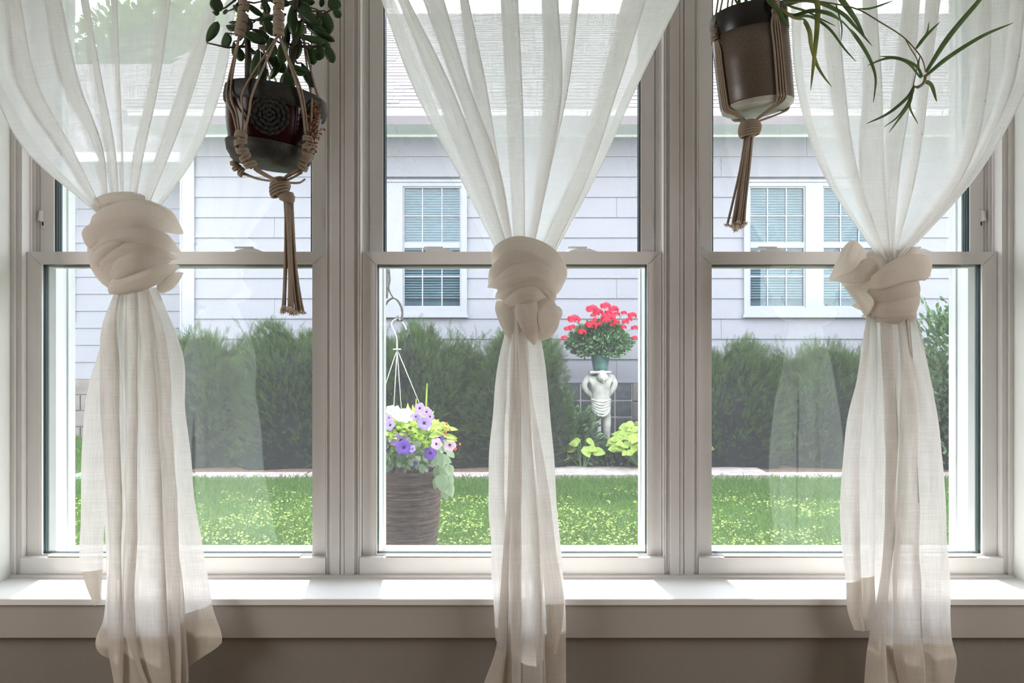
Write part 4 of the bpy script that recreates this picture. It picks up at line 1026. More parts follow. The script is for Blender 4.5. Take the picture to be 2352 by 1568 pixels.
def nb_window(w, Y=HY, zt=hz(417), zb=hz(727)):
    """casing, sashes, muntins, blind slats; returns nothing, all parts of the house"""
    Tm = M['house_trim']
    c0, c1 = hx(w['case'][0], Y), hx(w['case'][1], Y)
    fr = MB()
    xs_ = [c0] + [v for p in w['panes'] for v in (hx(p[0], Y), hx(p[1], Y))] + [c1]
    zg0, zg1 = hz(706, HY) if Y == HY else zb + .09, zt - .055
    if Y != HY: zg0 = zb + .09
    for i in range(0, len(xs_), 2): fr.box(xs_[i], xs_[i + 1], Y - .035, Y + .05, zb, zt)
    for p in w['panes']:
        a, b = hx(p[0], Y), hx(p[1], Y)
        fr.box(a, b, Y - .035, Y + .05, zb, zg0).box(a, b, Y - .035, Y + .05, zg1, zt)
    wf = fr.build('window', Tm, house)
    box('window_cap', Tm, wf, c0 - .02, c1 + .02, Y - .05, Y - .03, zt - .012, zt + .012)
    box('window_ledge', Tm, wf, c0 - .015, c1 + .015, Y - .055, Y - .03, zb - .01, zb + .02)
    zm = (zg0 + zg1) / 2 + .02
    for p in w['panes']:
        a, b = hx(p[0], Y), hx(p[1], Y)
        sm = MB(); t = .016
        sm.box(a + .0005, a + t, Y - .02, Y + .02, zg0 + .0005, zg1 - .0005).box(b - t, b - .0005, Y - .02, Y + .02, zg0 + .0005, zg1 - .0005).box(a + t, b - t, Y - .019, Y + .02, zm - .03, zm + .03).box(a + t, b - t, Y - .019, Y + .02, zg0, zg0 + t).box(a + t, b - t, Y - .019, Y + .02, zg1 - t, zg1)
        sm.build('sash', Tm, wf)
        mm = MB()
        for k in (1, 2): x = a + (b - a) * k / 3; mm.box(x - .006, x + .006, Y - .012, Y + .0, zg0, zg1)
        for zq in ((zg0 + zm) / 2, (zm + zg1) / 2): mm.box(a + t, b - t, Y - .0115, Y + .0005, zq - .006, zq + .006)
        mm.build('muntins', Tm, wf)
        box('pane', M['nb_glass'], wf, a, b, Y + .003, Y + .006, zg0, zg1)
        zs = zg0 + .10
        while zs < zg1 - .02:
            V = [(a + .01, Y + .035, zs), (b - .01, Y + .035, zs), (b - .01, Y + .055, zs + .012), (a + .01, Y + .055, zs + .012)]
            V += [(x_, y_, z_ + .002) for x_, y_, z_ in V]
            MB().add(V, [(3, 2, 1, 0), (4, 5, 6, 7), (0, 1, 5, 4), (1, 2, 6, 5), (2, 3, 7, 6), (3, 0, 4, 7)]).build('blind_slat', M['blind'], wf)
            zs += .027
        box('dim_room_sheet', M['room_dark'], wf, a - .02, b + .02, Y + .10, Y + .11, zb, zt)  # plain sheet whose colour stands for the dim room behind the slats
for w in windows_n[:2]: nb_window(w)
# corner board, frieze, soffit, gutter, foundation
box('corner_board', M['house_trim'], house, XC, XC + .13, HY - .03, HY + .03, Z0 - .02, 3.4)
box('corner_board', M['house_trim'], house, XC - .02, XC + .002, HY - .03, HY + .12, Z0 - .02, 3.4)
box('return_wall', M['siding'], house, XC - .002, XC + .05, HY + .1, 10.05, Z0, 3.4)
box('base_trim', M['house_trim'], house, XC, XR, HY - .02, HY + .01, Z0 - .035, Z0 + .0)
EY = 7.93; EZ = CZ + (784 - 283) / F * EY
box('frieze_board', M['gutter'], house, XC, XR, HY - .03, HY + .01, hz(316), hz(292))
box('soffit', M['gutter'], house, XC - .3, XR, EY, HY + .1, EZ + .0, EZ + .02)
box('fascia_board', M['gutter'], house, XC - .3, XR, EY - .02, EY, EZ - .01, EZ + .10)
gz0 = CZ + (784 - 270) / F * (EY - .1)
gp = [(EY - .02, gz0 + .01), (EY - .07, gz0), (EY - .10, gz0 + .02), (EY - .115, gz0 + .055), (EY - .122, gz0 + .06), (EY - .122, gz0 + .07), (EY - .02, gz0 + .07)]
V = [(x, y, zq) for x in (XC - .3, XR) for y, zq in gp]; n = len(gp)
MB().add(V, [(i, (i + 1) % n, n + (i + 1) % n, n + i) for i in range(n)]).build('gutter', M['gutter'], house)
# roof
RS = .667; y_e = EY - .10; z_e = gz0 + .075; y_r = 11.57; Lr = (y_r - y_e) * math.sqrt(1 + RS * RS)
cs = 1 / math.sqrt(1 + RS * RS); sn = RS * cs
V = [(XC - .35, y_e, z_e - .02), (XR, y_e, z_e - .02), (XR, y_r, z_e - .02 + (y_r - y_e) * RS), (XC - .35, y_r, z_e - .02 + (y_r - y_e) * RS)]
V += [(a, b, c - .12) for a, b, c in V]
MB().add(V, [(0, 1, 2, 3), (7, 6, 5, 4), (0, 4, 5, 1), (1, 5, 6, 2), (2, 6, 7, 3), (3, 7, 4, 0)]).build('roof_deck', M['shingle_under'], house)
def shingle_v(x0, w, s, L=.15, th=.014):
    out = []
    for x in (x0, x0 + w):
        for q, hgt in ((0, th + .003), (0, .003), (L, .002), (L, .0035)):
            ss = s + q
            out.append((x, y_e + ss * cs - hgt * sn, z_e - .02 + ss * sn + hgt * cs))
    return out
SQ = [(0, 1, 2, 3), (7, 6, 5, 4), (0, 4, 5, 1), (1, 5, 6, 2), (2, 6, 7, 3), (3, 7, 4, 0)]
single = 0; rest = MB(); rs = random.Random(5); s = 0; r_ = 0
while s < Lr - .05:
    x = XC - .35 - rs.random() * .2
    while x < XR:
        w = rs.uniform(.16, .34); xc = x + w / 2
        ypos = y_e + s * cs; pxx = 1176 + xc / ypos * F; rows_ok = r_ < 24
        vis = (885 < pxx < 1040 or 1440 < pxx < 1475 or 1630 < pxx < 1700 or 480 < pxx < 560)
        vv = shingle_v(x + .0015, w - .003, s + rs.uniform(-.004, .004), th=rs.uniform(.006, .012))
        if vis and single < 290:
            MB().add(vv, SQ).build('shingle', M['shingle'], house); single += 1
        else: rest.add(vv, SQ)
        x += w
    s += .125; r_ += 1
ro_ = rest.build('shingles', M['shingle'], house); ro_['kind'] = 'stuff'
# foundation of the near wing: blocks with joints, glass block basement window
box('foundation_core', M['mortar'], house, XC + .02, XR, HY + .0, HY + .12, G, Z0 - .03)
bwx0, bwx1 = hx(1294, HY), hx(1452, HY)
bh = .2; z = Z0 - .035 - bh; k = 0
while z > G - .2:
    x = XC + .02 - (.2 if k % 2 else 0)
    while x < XR:
        a, b = max(x, XC + .02), min(x + .395, XR)
        if z > .06 or True:
            parts_ = [(a, b)]
            if b > bwx0 and a < bwx1 and z > Z0 - .035 - 4 * .175: parts_ = [(a, min(b, bwx0))] * (a < bwx0) + [(max(a, bwx1), b)] * (b > bwx1)
            for (a2, b2) in parts_:
                if b2 - a2 > .03: box('foundation_block', M['block'], house, a2 + .005, b2 - .005, HY - .02, HY + .01, max(z, G - .05) + .005, z + bh - .005, .006)
        x += .4
    z -= bh; k += 1
nbk = 4; gw = (bwx1 - bwx0) / nbk
for i in range(nbk):
    for j in range(4):
        zt_ = Z0 - .045 - j * .175
        box('glass_block', M['glassblock'], house, bwx0 + i * gw + .007, bwx0 + (i + 1) * gw - .007, HY - .012, HY + .01, zt_ - .168, zt_ - .006, .008)
box('block_window_joints', M['grid'], house, bwx0, bwx1, HY - .004, HY + .0, Z0 - .045 - .7, Z0 - .04)
# set back wing at far left
FY = 10.0
wing = thing('neighbour_house_wing', (-5.5, FY, G), 'set back wing of the grey house seen at far left, with concrete block foundation', 'house')
XL = -9.0; ZF = hz(870, FY)
wx1 = hx(172, FY); wx0 = wx1 - 1.1; wz0, wz1 = hz(737, FY), hz(467, FY)
z = ZF; row = 0
while z < 3.3:
    segs = [(XL, XC + .04)]
    if z + EX > wz0 + .01 and z < wz1 - .01: segs = [(XL, wx0 + .004), (wx1 - .004, XC + .04)]
    for a, b in segs: plank(wing, a, b, z, FY)
    z += EX; row += 1
box('wall_sheathing', M['siding_dark'], wing, XL, wx0 + .02, FY + .012, FY + .1, ZF, 3.42); box('wall_sheathing', M['siding_dark'], wing, wx1 - .02, XC + .04, FY + .012, FY + .1, ZF, 3.42)
box('wall_sheathing', M['siding_dark'], wing, wx0, wx1, FY + .012, FY + .1, ZF, wz0 + .02); box('wall_sheathing', M['siding_dark'], wing, wx0, wx1, FY + .012, FY + .1, wz1 - .02, 3.42)
fr = MB(); fr.box(wx0, wx0 + .09, FY - .035, FY + .05, wz0, wz1).box(wx1 - .075, wx1, FY - .035, FY + .05, wz0, wz1).box(wx0, wx1, FY - .035, FY + .05, wz0, wz0 + .1).box(wx0, wx1, FY - .035, FY + .05, wz1 - .08, wz1).box(wx0, wx1, FY - .03, FY + .02, (wz0 + wz1) / 2 - .03, (wz0 + wz1) / 2 + .03)
wf = fr.build('window', M['house_trim'], wing)
box('pane', M['nb_glass'], wf, wx0 + .05, wx1 - .05, FY + .003, FY + .006, wz0 + .05, wz1 - .05)
box('dim_room_sheet', M['room_dark'], wf, wx0, wx1, FY + .10, FY + .11, wz0, wz1)  # plain sheet whose colour stands for the dim room behind the pane
box('foundation_core', M['mortar'], wing, XL, XC + .05, FY, FY + .12, G, ZF)
z = ZF - .2; k = 0
while z > G - .2:
    x = -7.2 - (.2 if k % 2 else 0)
    while x < XC:
        b = min(x + .395, XC + .04)
        if b - x > .05: box('foundation_block', M['block'], wing, x + .005, b - .003, FY - .02, FY + .01, max(z, G - .05) + .005, z + .195, .006)
        x += .4
    z -= .2; k += 1
V = [(XL, FY - .5, 3.4), (XC - .2, FY - .5, 3.4), (XC - .2, 13.0, 5.7), (XL, 13.0, 5.7)]; V += [(a, b, c - .12) for a, b, c in V]
MB().add(V, SQ).build('roof_deck', M['shingle'], wing)
box('gutter', M['gutter'], wing, XL, XC - .2, FY - .6, FY - .5, 3.30, 3.41)
box('soffit', M['house_trim'], wing, XL, XC - .2, FY - .5, FY + .1, 3.28, 3.30)

# ---------------- shrubs
needle = []; nf = []
for i in range(7):
    t = .12 + i * .125
    for sgn in (-1, 1):
        b0 = len(needle); dx_, dy_ = .16, sgn * .20 * (1.05 - .6 * t)
        needle += [(t, 0, 0), (t + dx_ + .02, dy_, .03), (t + dx_ * .5 + .05, dy_ * .5 - sgn * .015, .03)]
        nf += [(b0, b0 + 1, b0 + 2)]
b0 = len(needle); needle += [(0, -.012, 0), (0, .012, 0), (1, 0, .02)]; nf += [(b0, b0 + 1, b0 + 2)]
needle = np.array(needle); nf = np.array(nf)
def hull(c, rx, ry, h, u, th, seed, pw=.55):
    """superellipsoid mound with lumps: u polar 0..1 (top..bottom), th azimuth"""
    zc = np.cos(u * np.pi * .5) ** pw; rc = np.sin(u * np.pi * .5) ** pw
    lump = 1 + .12 * np.sin(3 * th + seed) + .09 * np.sin(7 * th + 2 * seed + 5 * u) + .07 * np.sin(11 * u + seed)
    sgx = np.sign(np.cos(th)) * np.abs(np.cos(th)) ** .7; sgy = np.sign(np.sin(th)) * np.abs(np.sin(th)) ** .7
    x = c[0] + rx * rc * sgx * lump; y = c[1] + ry * rc * sgy * lump; z = c[2] + h * zc * (1 + .05 * np.sin(5 * th + seed) + .07 * np.sin(7.1 * (x - c[0]) / rx + seed * 2.3))
    return x, y, z
def shrub(name, label, cat, c, rx, ry, h, n, mat, tv=needle, tf=nf, size=(.07, .12), group=None, seed=0, spikes=0, upb=.5, fol='foliage', core=.90, pw=.55, depth=.22):
    root = thing(name, c, label, cat, group)
    r_ = np.random.default_rng(seed + 100)
    th = r_.random(n) * 2 * np.pi; th = np.where((np.sin(th) > .3) & (r_.random(n) < .6), -th, th)
    u = r_.random(n) ** .75
    x, y, z = hull(c, rx, ry, h, u, th, seed, pw)
    k = 1 - depth * r_.random(n) ** 1.5
    x = c[0] + (x - c[0]) * k; y = c[1] + (y - c[1]) * k; z = c[2] + (z - c[2]) * (k * .5 + .5)
    d = np.stack([(x - c[0]) / rx ** 1.2, (y - c[1]) / ry ** 1.2, (z - c[2]) / h * .8 + upb], 1) + r_.normal(0, .45, (n, 3))
    sz = size[0] + (size[1] - size[0]) * r_.random(n)
    V, Fa = scatter(tv, tf, frames(d, r_.normal(0, .9, n)) * sz[:, None, None], np.stack([x, y, z], 1))
    Vs, Fs_ = [V], [Fa]; off = len(V)
    for q in range(spikes):          # long shoots that stand above the clipped top
        ang = r_.random() * 2 * np.pi; bx = c[0] + rx * (r_.random() * 1.7 - .85); by = c[1] - ry * .5 * r_.random(); bz = c[2] + h * (.86 + .1 * r_.random())
        dr_ = np.array([r_.normal(0, .45), r_.normal(0, .25), 1.0]); L_s = .10 + .15 * r_.random(); m_ = 12
        tt = np.linspace(0, 1, m_); pos = np.array([bx, by, bz]) + dr_ * (tt * L_s)[:, None]
        dd = np.tile(dr_, (m_, 1)) + r_.normal(0, .35, (m_, 3))
        V, Fa = scatter(tv, tf, frames(dd, r_.normal(0, 1.2, m_)) * (sz[:m_] * .7)[:, None, None], pos)
        Vs.append(V); Fs_.append(Fa + off); off += len(V)
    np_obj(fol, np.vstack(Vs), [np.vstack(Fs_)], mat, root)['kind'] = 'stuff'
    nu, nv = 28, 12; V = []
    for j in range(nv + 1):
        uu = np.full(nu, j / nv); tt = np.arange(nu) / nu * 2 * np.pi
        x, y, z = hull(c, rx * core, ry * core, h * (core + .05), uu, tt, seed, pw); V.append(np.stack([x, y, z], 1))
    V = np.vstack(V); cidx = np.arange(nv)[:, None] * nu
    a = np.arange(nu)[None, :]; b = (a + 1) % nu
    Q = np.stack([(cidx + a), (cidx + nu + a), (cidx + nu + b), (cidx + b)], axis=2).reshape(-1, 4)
    np_obj('shade_core', V, [Q], M['yew_core'], root, True)  # dark hull painted as the shade inside the shrub, not modelled branches
    return root
yg = 'clipped yew shrubs along the neighbouring house'
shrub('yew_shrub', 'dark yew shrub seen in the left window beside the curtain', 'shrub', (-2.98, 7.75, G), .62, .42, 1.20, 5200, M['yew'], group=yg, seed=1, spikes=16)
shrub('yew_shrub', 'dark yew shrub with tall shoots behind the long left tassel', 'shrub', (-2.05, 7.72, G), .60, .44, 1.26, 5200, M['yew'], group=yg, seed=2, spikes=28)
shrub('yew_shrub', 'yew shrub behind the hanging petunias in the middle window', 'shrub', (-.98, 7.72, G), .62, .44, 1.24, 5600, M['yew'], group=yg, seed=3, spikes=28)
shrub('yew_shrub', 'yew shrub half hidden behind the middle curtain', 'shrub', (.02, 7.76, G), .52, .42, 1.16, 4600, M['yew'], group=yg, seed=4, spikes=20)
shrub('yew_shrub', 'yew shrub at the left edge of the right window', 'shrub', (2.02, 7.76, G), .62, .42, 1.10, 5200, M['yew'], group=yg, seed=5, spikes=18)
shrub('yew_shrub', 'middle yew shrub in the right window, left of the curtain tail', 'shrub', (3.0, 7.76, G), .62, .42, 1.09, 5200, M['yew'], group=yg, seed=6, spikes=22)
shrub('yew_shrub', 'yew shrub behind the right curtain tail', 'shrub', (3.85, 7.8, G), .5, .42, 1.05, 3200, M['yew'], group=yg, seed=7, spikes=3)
oval = np.array([(0, 0, 0), (.3, -.22, .06), (.7, -.2, .05), (1, 0, 0), (.7, .2, .05), (.3, .22, .06)]); of = np.array([(0, 1, 5), (1, 2, 5), (5, 2, 4), (2, 3, 4)])
shrub('leafy_shrub', 'tall loose broad leaved shrub at the right edge of the right window', 'shrub', (4.30, 7.45, G), .55, .40, 1.46, 2600, M['bushleaf'], tv=oval, tf=of, size=(.05, .09), seed=8, spikes=10, core=.6)
# low planting in front of the statue
shrub('leafy_plant', 'low dark leafy plants left of the statue, next to the middle curtain tail', 'plant', (.50, 7.70, G), .30, .26, .55, 900, M['bushleaf'], tv=oval, tf=of, size=(.06, .10), seed=9, core=.7, depth=.4, spikes=4)
shrub('leafy_plant', 'low leafy plants at the foot of the statue', 'plant', (1.02, 7.55, G), .26, .16, .24, 420, M['bushleaf'], tv=oval, tf=of, size=(.05, .08), seed=10, core=.7, depth=.4)
shrub('leafy_plant', 'low leafy plants below the yellow hosta', 'plant', (1.32, 7.55, G), .28, .16, .22, 420, M['bushleaf'], tv=oval, tf=of, size=(.05, .08), seed=11, core=.7, depth=.4)

# hostas, leaf by leaf
def leaf_mesh(name, mat, tip=.15):
    V = []; nn = 7
    for i in range(nn + 1):
        t = i / nn; w = .36 * math.sin(math.pi * min(1, t ** .72)) ** .8 if 0 < t < 1 else 0.001
        for k, s in enumerate((-1, 0, 1)): V.append((t, s * w, -.35 * t * t + .25 * t + (.06 if s else 0) + .02 * math.sin(9 * t) * s))
    me = bpy.data.meshes.new(name); me.from_pydata(V, [], [(i * 3 + k, i * 3 + k + 1, i * 3 + k + 4, i * 3 + k + 3) for i in range(nn) for k in (0, 1)])
    me.materials.append(mat); me.polygons.foreach_set('use_smooth', [True] * len(me.polygons)); return me
HM = leaf_mesh('hosta_leaf', M['hosta']); HM2 = leaf_mesh('hosta_leaf_green', M['hosta2'])
def hosta(c, n, R, h, me, label, size=(.075, .115), seed=0):
    t_ = thing('hosta', c, label, 'plant'); rd = random.Random(seed); stem = MB()
    for k in range(n):
        a = rd.uniform(math.pi * .85, math.pi * 2.15) if rd.random() < .8 else rd.uniform(0, math.pi)
        q = rd.uniform(.15, .75); zz_ = h * (1 - q * .75) * rd.uniform(.75, 1.05)
        b = Vector(c) + Vector((math.cos(a) * R * q, math.sin(a) * R * q * .8, zz_))
        d = Vector((math.cos(a), math.sin(a) * .6, rd.uniform(-.75, .15)))
        s_ = rd.uniform(*size); put_mesh('leaf', me, t_, b, d, Vector((rd.uniform(-.4, .4), rd.uniform(-1.6, -.7), 1)), s_, s_ * 1.05, s_)
        stem.tube([Vector(c) + Vector((math.cos(a) * .02, math.sin(a) * .02, 0)), b], .004, 4, cap=False)
    stem.build('stems', M['hosta2'], t_)
hosta((1.20, 7.40, G + .03), 110, .36, .50, HM, 'large yellow green hosta right of the statue', seed=3)
hosta((1.58, 7.42, G + .03), 70, .28, .50, HM, 'yellow green hosta against the right edge of the middle window', seed=4)
hosta((.66, 7.42, G + .03), 12, .16, .30, HM, 'small pale green hosta beside the middle curtain tail', size=(.085, .13), seed=5)
hosta((.93, 7.60, G + .03), 12, .2, .36, HM2, 'dark green hosta at the feet of the statue', seed=6)

# ---------------- statue with geranium pot
SY = 7.85; ss = F / SY
def S(px, py, dy=0.0): p = P(px, py, SY); p.y += dy; return p
st = thing('garden_statue', (P(1379, 1040, SY).x, SY, G), 'white stone statue of a draped male torso carrying the geranium pot', 'statue')
def skin(name, nodes, edges, mat, parent, sub=2):
    V = [Vector(n[0]) - Vector(parent['wloc']) for n in nodes]
    me = bpy.data.meshes.new(name); me.from_pydata([tuple(v) for v in V], edges, []); me.materials.append(mat)
    o = bpy.data.objects.new(name, me); COL.objects.link(o); o.parent = parent
    o.modifiers.new('skin', 'SKIN'); sv = me.skin_vertices[0].data
    for i, n in enumerate(nodes): sv[i].radius = n[1] if hasattr(n[1], '__len__') else (n[1], n[1])
    sv[0].use_root = True
    sm = o.modifiers.new('sub', 'SUBSURF'); sm.levels = sub; sm.render_levels = sub
    for md in o.modifiers:
        if md.type == 'SKIN': md.use_smooth_shade = True
    return o
u = 1 / ss
nodes = [(S(1380, 925), (18 * u, .05)), (S(1380, 908, -.01), (21 * u, .055)), (S(1379, 888, -.02), (25 * u, .065)), (S(1378, 871, -.01), (24 * u, .055)), (S(1379, 864, -.02), (10 * u, .04)),
         (S(1352, 869), 10.5 * u), (S(1340, 880, -.01), 9 * u), (S(1344, 896, .0), 8 * u), (S(1360, 908, .02), 7 * u), (S(1366, 916, .0), 6 * u),
         (S(1405, 868), 10.5 * u), (S(1413, 880, -.01), 9 * u), (S(1406, 896, .0), 8 * u), (S(1398, 906, .02), 7 * u), (S(1394, 914, .0), 6 * u),
         (S(1372, 945), 13 * u), (S(1370, 970, -.02), 10.5 * u), (S(1374, 1000), 8 * u), (S(1374, 1036), 6.5 * u),
         (S(1391, 945), 13 * u), (S(1394, 970), 10.5 * u), (S(1394, 1000), 8 * u), (S(1393, 1036), 6.5 * u)]
edges = [(0, 1), (1, 2), (2, 3), (3, 4), (3, 5), (5, 6), (6, 7), (7, 8), (8, 9), (3, 10), (10, 11), (11, 12), (12, 13), (13, 14), (0, 15), (15, 16), (16, 17), (17, 18), (0, 19), (19, 20), (20, 21), (21, 22)]
skin('body', nodes, edges, M['statue'], st)
hd = MB(); hd.blob(S(1382, 866, -.075), 12.5 * u, .055, 14 * u, 16, 12, fn=lambda p: 1 - .10 * max(0, -p.z) + .03 * math.sin(10 * p.z))
hd.blob(S(1383, 870, -.128), 2.4 * u, .012, 4 * u, 8, 6)
for s in (-1, 1): hd.blob(S(1382 + s * 5, 866, -.120), 2.4 * u, .009, 1.6 * u, 8, 6); hd.blob(S(1382 + s * 12.5, 867, -.07), 1.8 * u, .012, 3.2 * u, 8, 6)
hd.blob(S(1383, 876, -.122), 3.4 * u, .008, 1.2 * u, 8, 5)
hd.build('head', M['statue'], st, True)
hr = MB(); hr.blob(S(1382, 860, -.060), 13.5 * u, .060, 11 * u, 18, 12, fn=lambda p: 1 + .05 * math.sin(9 * p.x * 3) * math.sin(8 * p.y * 3)); hr.build('hair', M['statue'], st, True)
# six swags of draped cloth at the hips
dp = MB()
for k in range(6):
    y0 = 916 + k * 4.4; sag = 5 + k * 2.2; w_ = 22 - k * .3
    lp = [S(1380 + w_ * math.sin(a), y0 + sag * math.cos(a) ** 2, -.062 * math.cos(a) - .004 * k * math.cos(a)) for a in np.linspace(-1.7, 1.7, 15)]
    dp.tube(lp, [.007 + .011 * math.sin(math.pi * i / 14) * (.8 + .3 * math.sin(i + k * 2)) for i in range(15)], 7)
dp.blob(S(1380, 932, .0), 21 * u, .060, 17 * u, 18, 12)
dp.build('draped_cloth', M['statue'], st, True)
sb = MB(); sb.box(S(1352, 0).x, S(1402, 0).x, SY - .11, SY + .11, hz(857, SY), hz(851, SY), .006); sb.build('top_slab', M['statue'], st)
nb = MB(); nb.lathe([(8 * u, hz(875, SY)), (10 * u, hz(864, SY)), (15 * u, hz(857, SY))], (S(1378, 0).x, SY + .03, 0), 16); nb.build('support', M['statue'], st, True)
box('pedestal', M['statue'], st, S(1352, 0).x, S(1412, 0).x, SY - .12, SY + .12, G, hz(1034, SY), .01)
gp_ = thing('potted_geranium', S(1379, 851), 'red geranium in a teal pot on top of the statue', 'potted plant')
MB().lathe([(0, hz(850.5, SY)), (16 * u, hz(850.5, SY)), (18 * u, hz(840, SY)), (21.5 * u, hz(818, SY)), (22.5 * u, hz(816, SY)), (22.5 * u, hz(811, SY)), (20.5 * u, hz(811, SY)), (19 * u, hz(820, SY)), (0, hz(822, SY))], (S(1379, 0).x, SY, 0), 28,
           fr=lambda r, z, a, j: r * (1 + .012 * math.cos(14 * a))).build('pot', M['teal_pot'], gp_, True)
rnd = np.array([(0, 0, 0), (.35, -.42, .08), (.85, -.38, .1), (1.0, 0, .03), (.85, .38, .1), (.35, .42, .08)])
r_ = np.random.default_rng(31); n = 3400
gc = np.array(S(1377, 785)); th = r_.random(n) * 2 * np.pi; ph = np.arccos(1 - 1.75 * r_.random(n))
rad = 1 - .35 * r_.random(n) ** 1.4
dirs = np.stack([np.sin(ph) * np.cos(th), np.sin(ph) * np.sin(th), np.cos(ph)], 1)
shape = np.array([68 * u, .22, 42 * u])
pos = gc + dirs * shape * rad[:, None] * (1 + .14 * np.sin(4 * th + 5 * ph))[:, None]
V, Fa = scatter(rnd, of, frames(dirs + r_.normal(0, .6, (n, 3)) + [0, -.3, .2], r_.normal(0, .8, n)) * (.020 + .022 * r_.random(n))[:, None, None], pos)
np_obj('foliage', V, [Fa], M['geranium_leaf'], gp_)['kind'] = 'stuff'
MB().blob(gc, 52 * u, .16, 32 * u, 14, 10).build('shade_core', M['yew_core'], gp_, True)  # dark lump painted as the shade between the geranium leaves
def umbel_mesh():
    V, Fq = [], []; rd = random.Random(2)
    for k in range(40):
        th = rd.random() * 6.28; ph = math.acos(1 - 1.5 * rd.random()); c = Vector((math.sin(ph) * math.cos(th), math.sin(ph) * math.sin(th), math.cos(ph) * .55)) * rd.uniform(.45, 1.05)
        a = c.normalized(); b = a.cross(Vector((.3, .2, .9))).normalized(); d = a.cross(b)
        for q in range(4):
            an = q * 1.57 + k; e = (b * math.cos(an) + d * math.sin(an)); f = (b * -math.sin(an) + d * math.cos(an)); n0 = len(V)
            V += [tuple(c), tuple(c + e * .28 - f * .16 + a * .08), tuple(c + e * .42 + a * .04), tuple(c + e * .28 + f * .16 + a * .08)]; Fq.append((n0, n0 + 1, n0 + 2, n0 + 3))
    me = bpy.data.meshes.new('flower_head'); me.from_pydata(V, [], Fq); me.materials.append(M['geranium_red']); return me
UM = umbel_mesh(); stemm = MB()
heads = [(252,215,50),(240,285,30),(200,298,30),(325,325,34),(170,375,24),(415,125,48),(480,150,42),(535,97,42),(625,118,40),(555,205,58),(520,225,30),(405,262,46),(475,255,22),(640,165,28),
         (700,155,24),(765,180,36),(740,215,24),(705,238,28),(625,240,30),(585,262,22),(690,283,24),(790,290,30),(787,375,22),(575,150,32),(645,120,22),(425,180,24),(150,392,16),(440,215,20)]
for (zx, zy, s_) in heads:
    p = S(1250 + zx / 3.92, 680 + zy / 3.92, -.17 + .3 * random.random() * (zy < 170) - .02)
    k_ = s_ / 3.92 * u * 1.15
    put_mesh('flower_head', UM, gp_, p, Vector((1, .1 * random.random(), 0)), Vector((0, -.5, 1)), k_, k_, k_)
    stemm.tube([p, p.lerp(Vector(gc), .35)], .0022, 4, cap=False)
stemm.build('stems', M['geranium_leaf'], gp_)

# ---------------- bark planter, hanging petunias, iron hook
PY = 4.4; pu = PY / F
cxp = P(938, 0, PY).x
pl = thing('bark_planter', (cxp, PY, G), 'tall urn shaped planter of woven brown bark on the lawn, left in the middle window', 'planter')
prof = []
for t in np.linspace(0, 1, 110):
    z = G + t * (CZ - (1080 - 784) * pu - G)
    prof.append((.150 + .032 * math.sin(t * 1.75 - .2) + .0, z))
rb = random.Random(8); jit = [rb.uniform(-.0035, .0035) for _ in prof]
mb_ = MB(); mb_.lathe(prof, (cxp, PY, 0), 90, fr=lambda r, z, a, j: r + jit[j] + .0035 * mnoise.noise(Vector((math.cos(a) * 3.5, math.sin(a) * 3.5, z * 70))) + .004 * mnoise.noise(Vector((math.cos(a) * 9, math.sin(a) * 9, z * 24)))).build('woven_body', M['bark'], pl, True)
MB().lathe([(.170, prof[-1][1] - .01), (.183, prof[-1][1] + .004), (.172, prof[-1][1] + .012), (.155, prof[-1][1] + .0), (.15, prof[-1][1] - .06), (0, prof[-1][1] - .06)], (cxp, PY, 0), 48, fr=lambda r, z, a, j: r + .003 * math.sin(23 * a + j)).build('rim', M['bark'], pl, True)
hb = thing('hanging_petunias', P(935, 1070, PY), 'hanging basket full of purple, lilac and white petunias above the bark planter', 'flowers')
bc = P(930, 1012, PY)
MB().lathe([(0, bc.z - .10), (.10, bc.z - .10), (.13, bc.z - .05), (.15, bc.z + .03), (.14, bc.z + .03), (0, bc.z + .0)], (bc.x, PY, 0), 24).build('basket', M['plastic'], hb, True)
n = 1500; r_ = np.random.default_rng(41)
th = r_.random(n) * 2 * np.pi; ph = np.arccos(1 - 1.9 * r_.random(n)); dirs = np.stack([np.sin(ph) * np.cos(th), np.sin(ph) * np.sin(th), np.cos(ph)], 1)
pos = np.array(bc) + dirs * np.array([88 * pu, .19, 62 * pu]) * (1 - .35 * r_.random(n))[:, None]
V, Fa = scatter(oval, of, frames(dirs + r_.normal(0, .6, (n, 3)), r_.normal(0, .8, n)) * (.032 + .035 * r_.random(n))[:, None, None], pos)
low = pos[:, 2] < bc.z - .02
msk = np.repeat(low, 4); np_obj('foliage', V, [Fa[msk]], M['ivy'], hb)['kind'] = 'stuff'
np_obj('foliage', V, [Fa[~msk]], M['lime'], hb)['kind'] = 'stuff'
MB().blob(bc, 66 * pu, .13, 44 * pu, 14, 10).build('shade_core', M['yew_core'], hb, True)  # dark lump painted as the shade inside the basket foliage
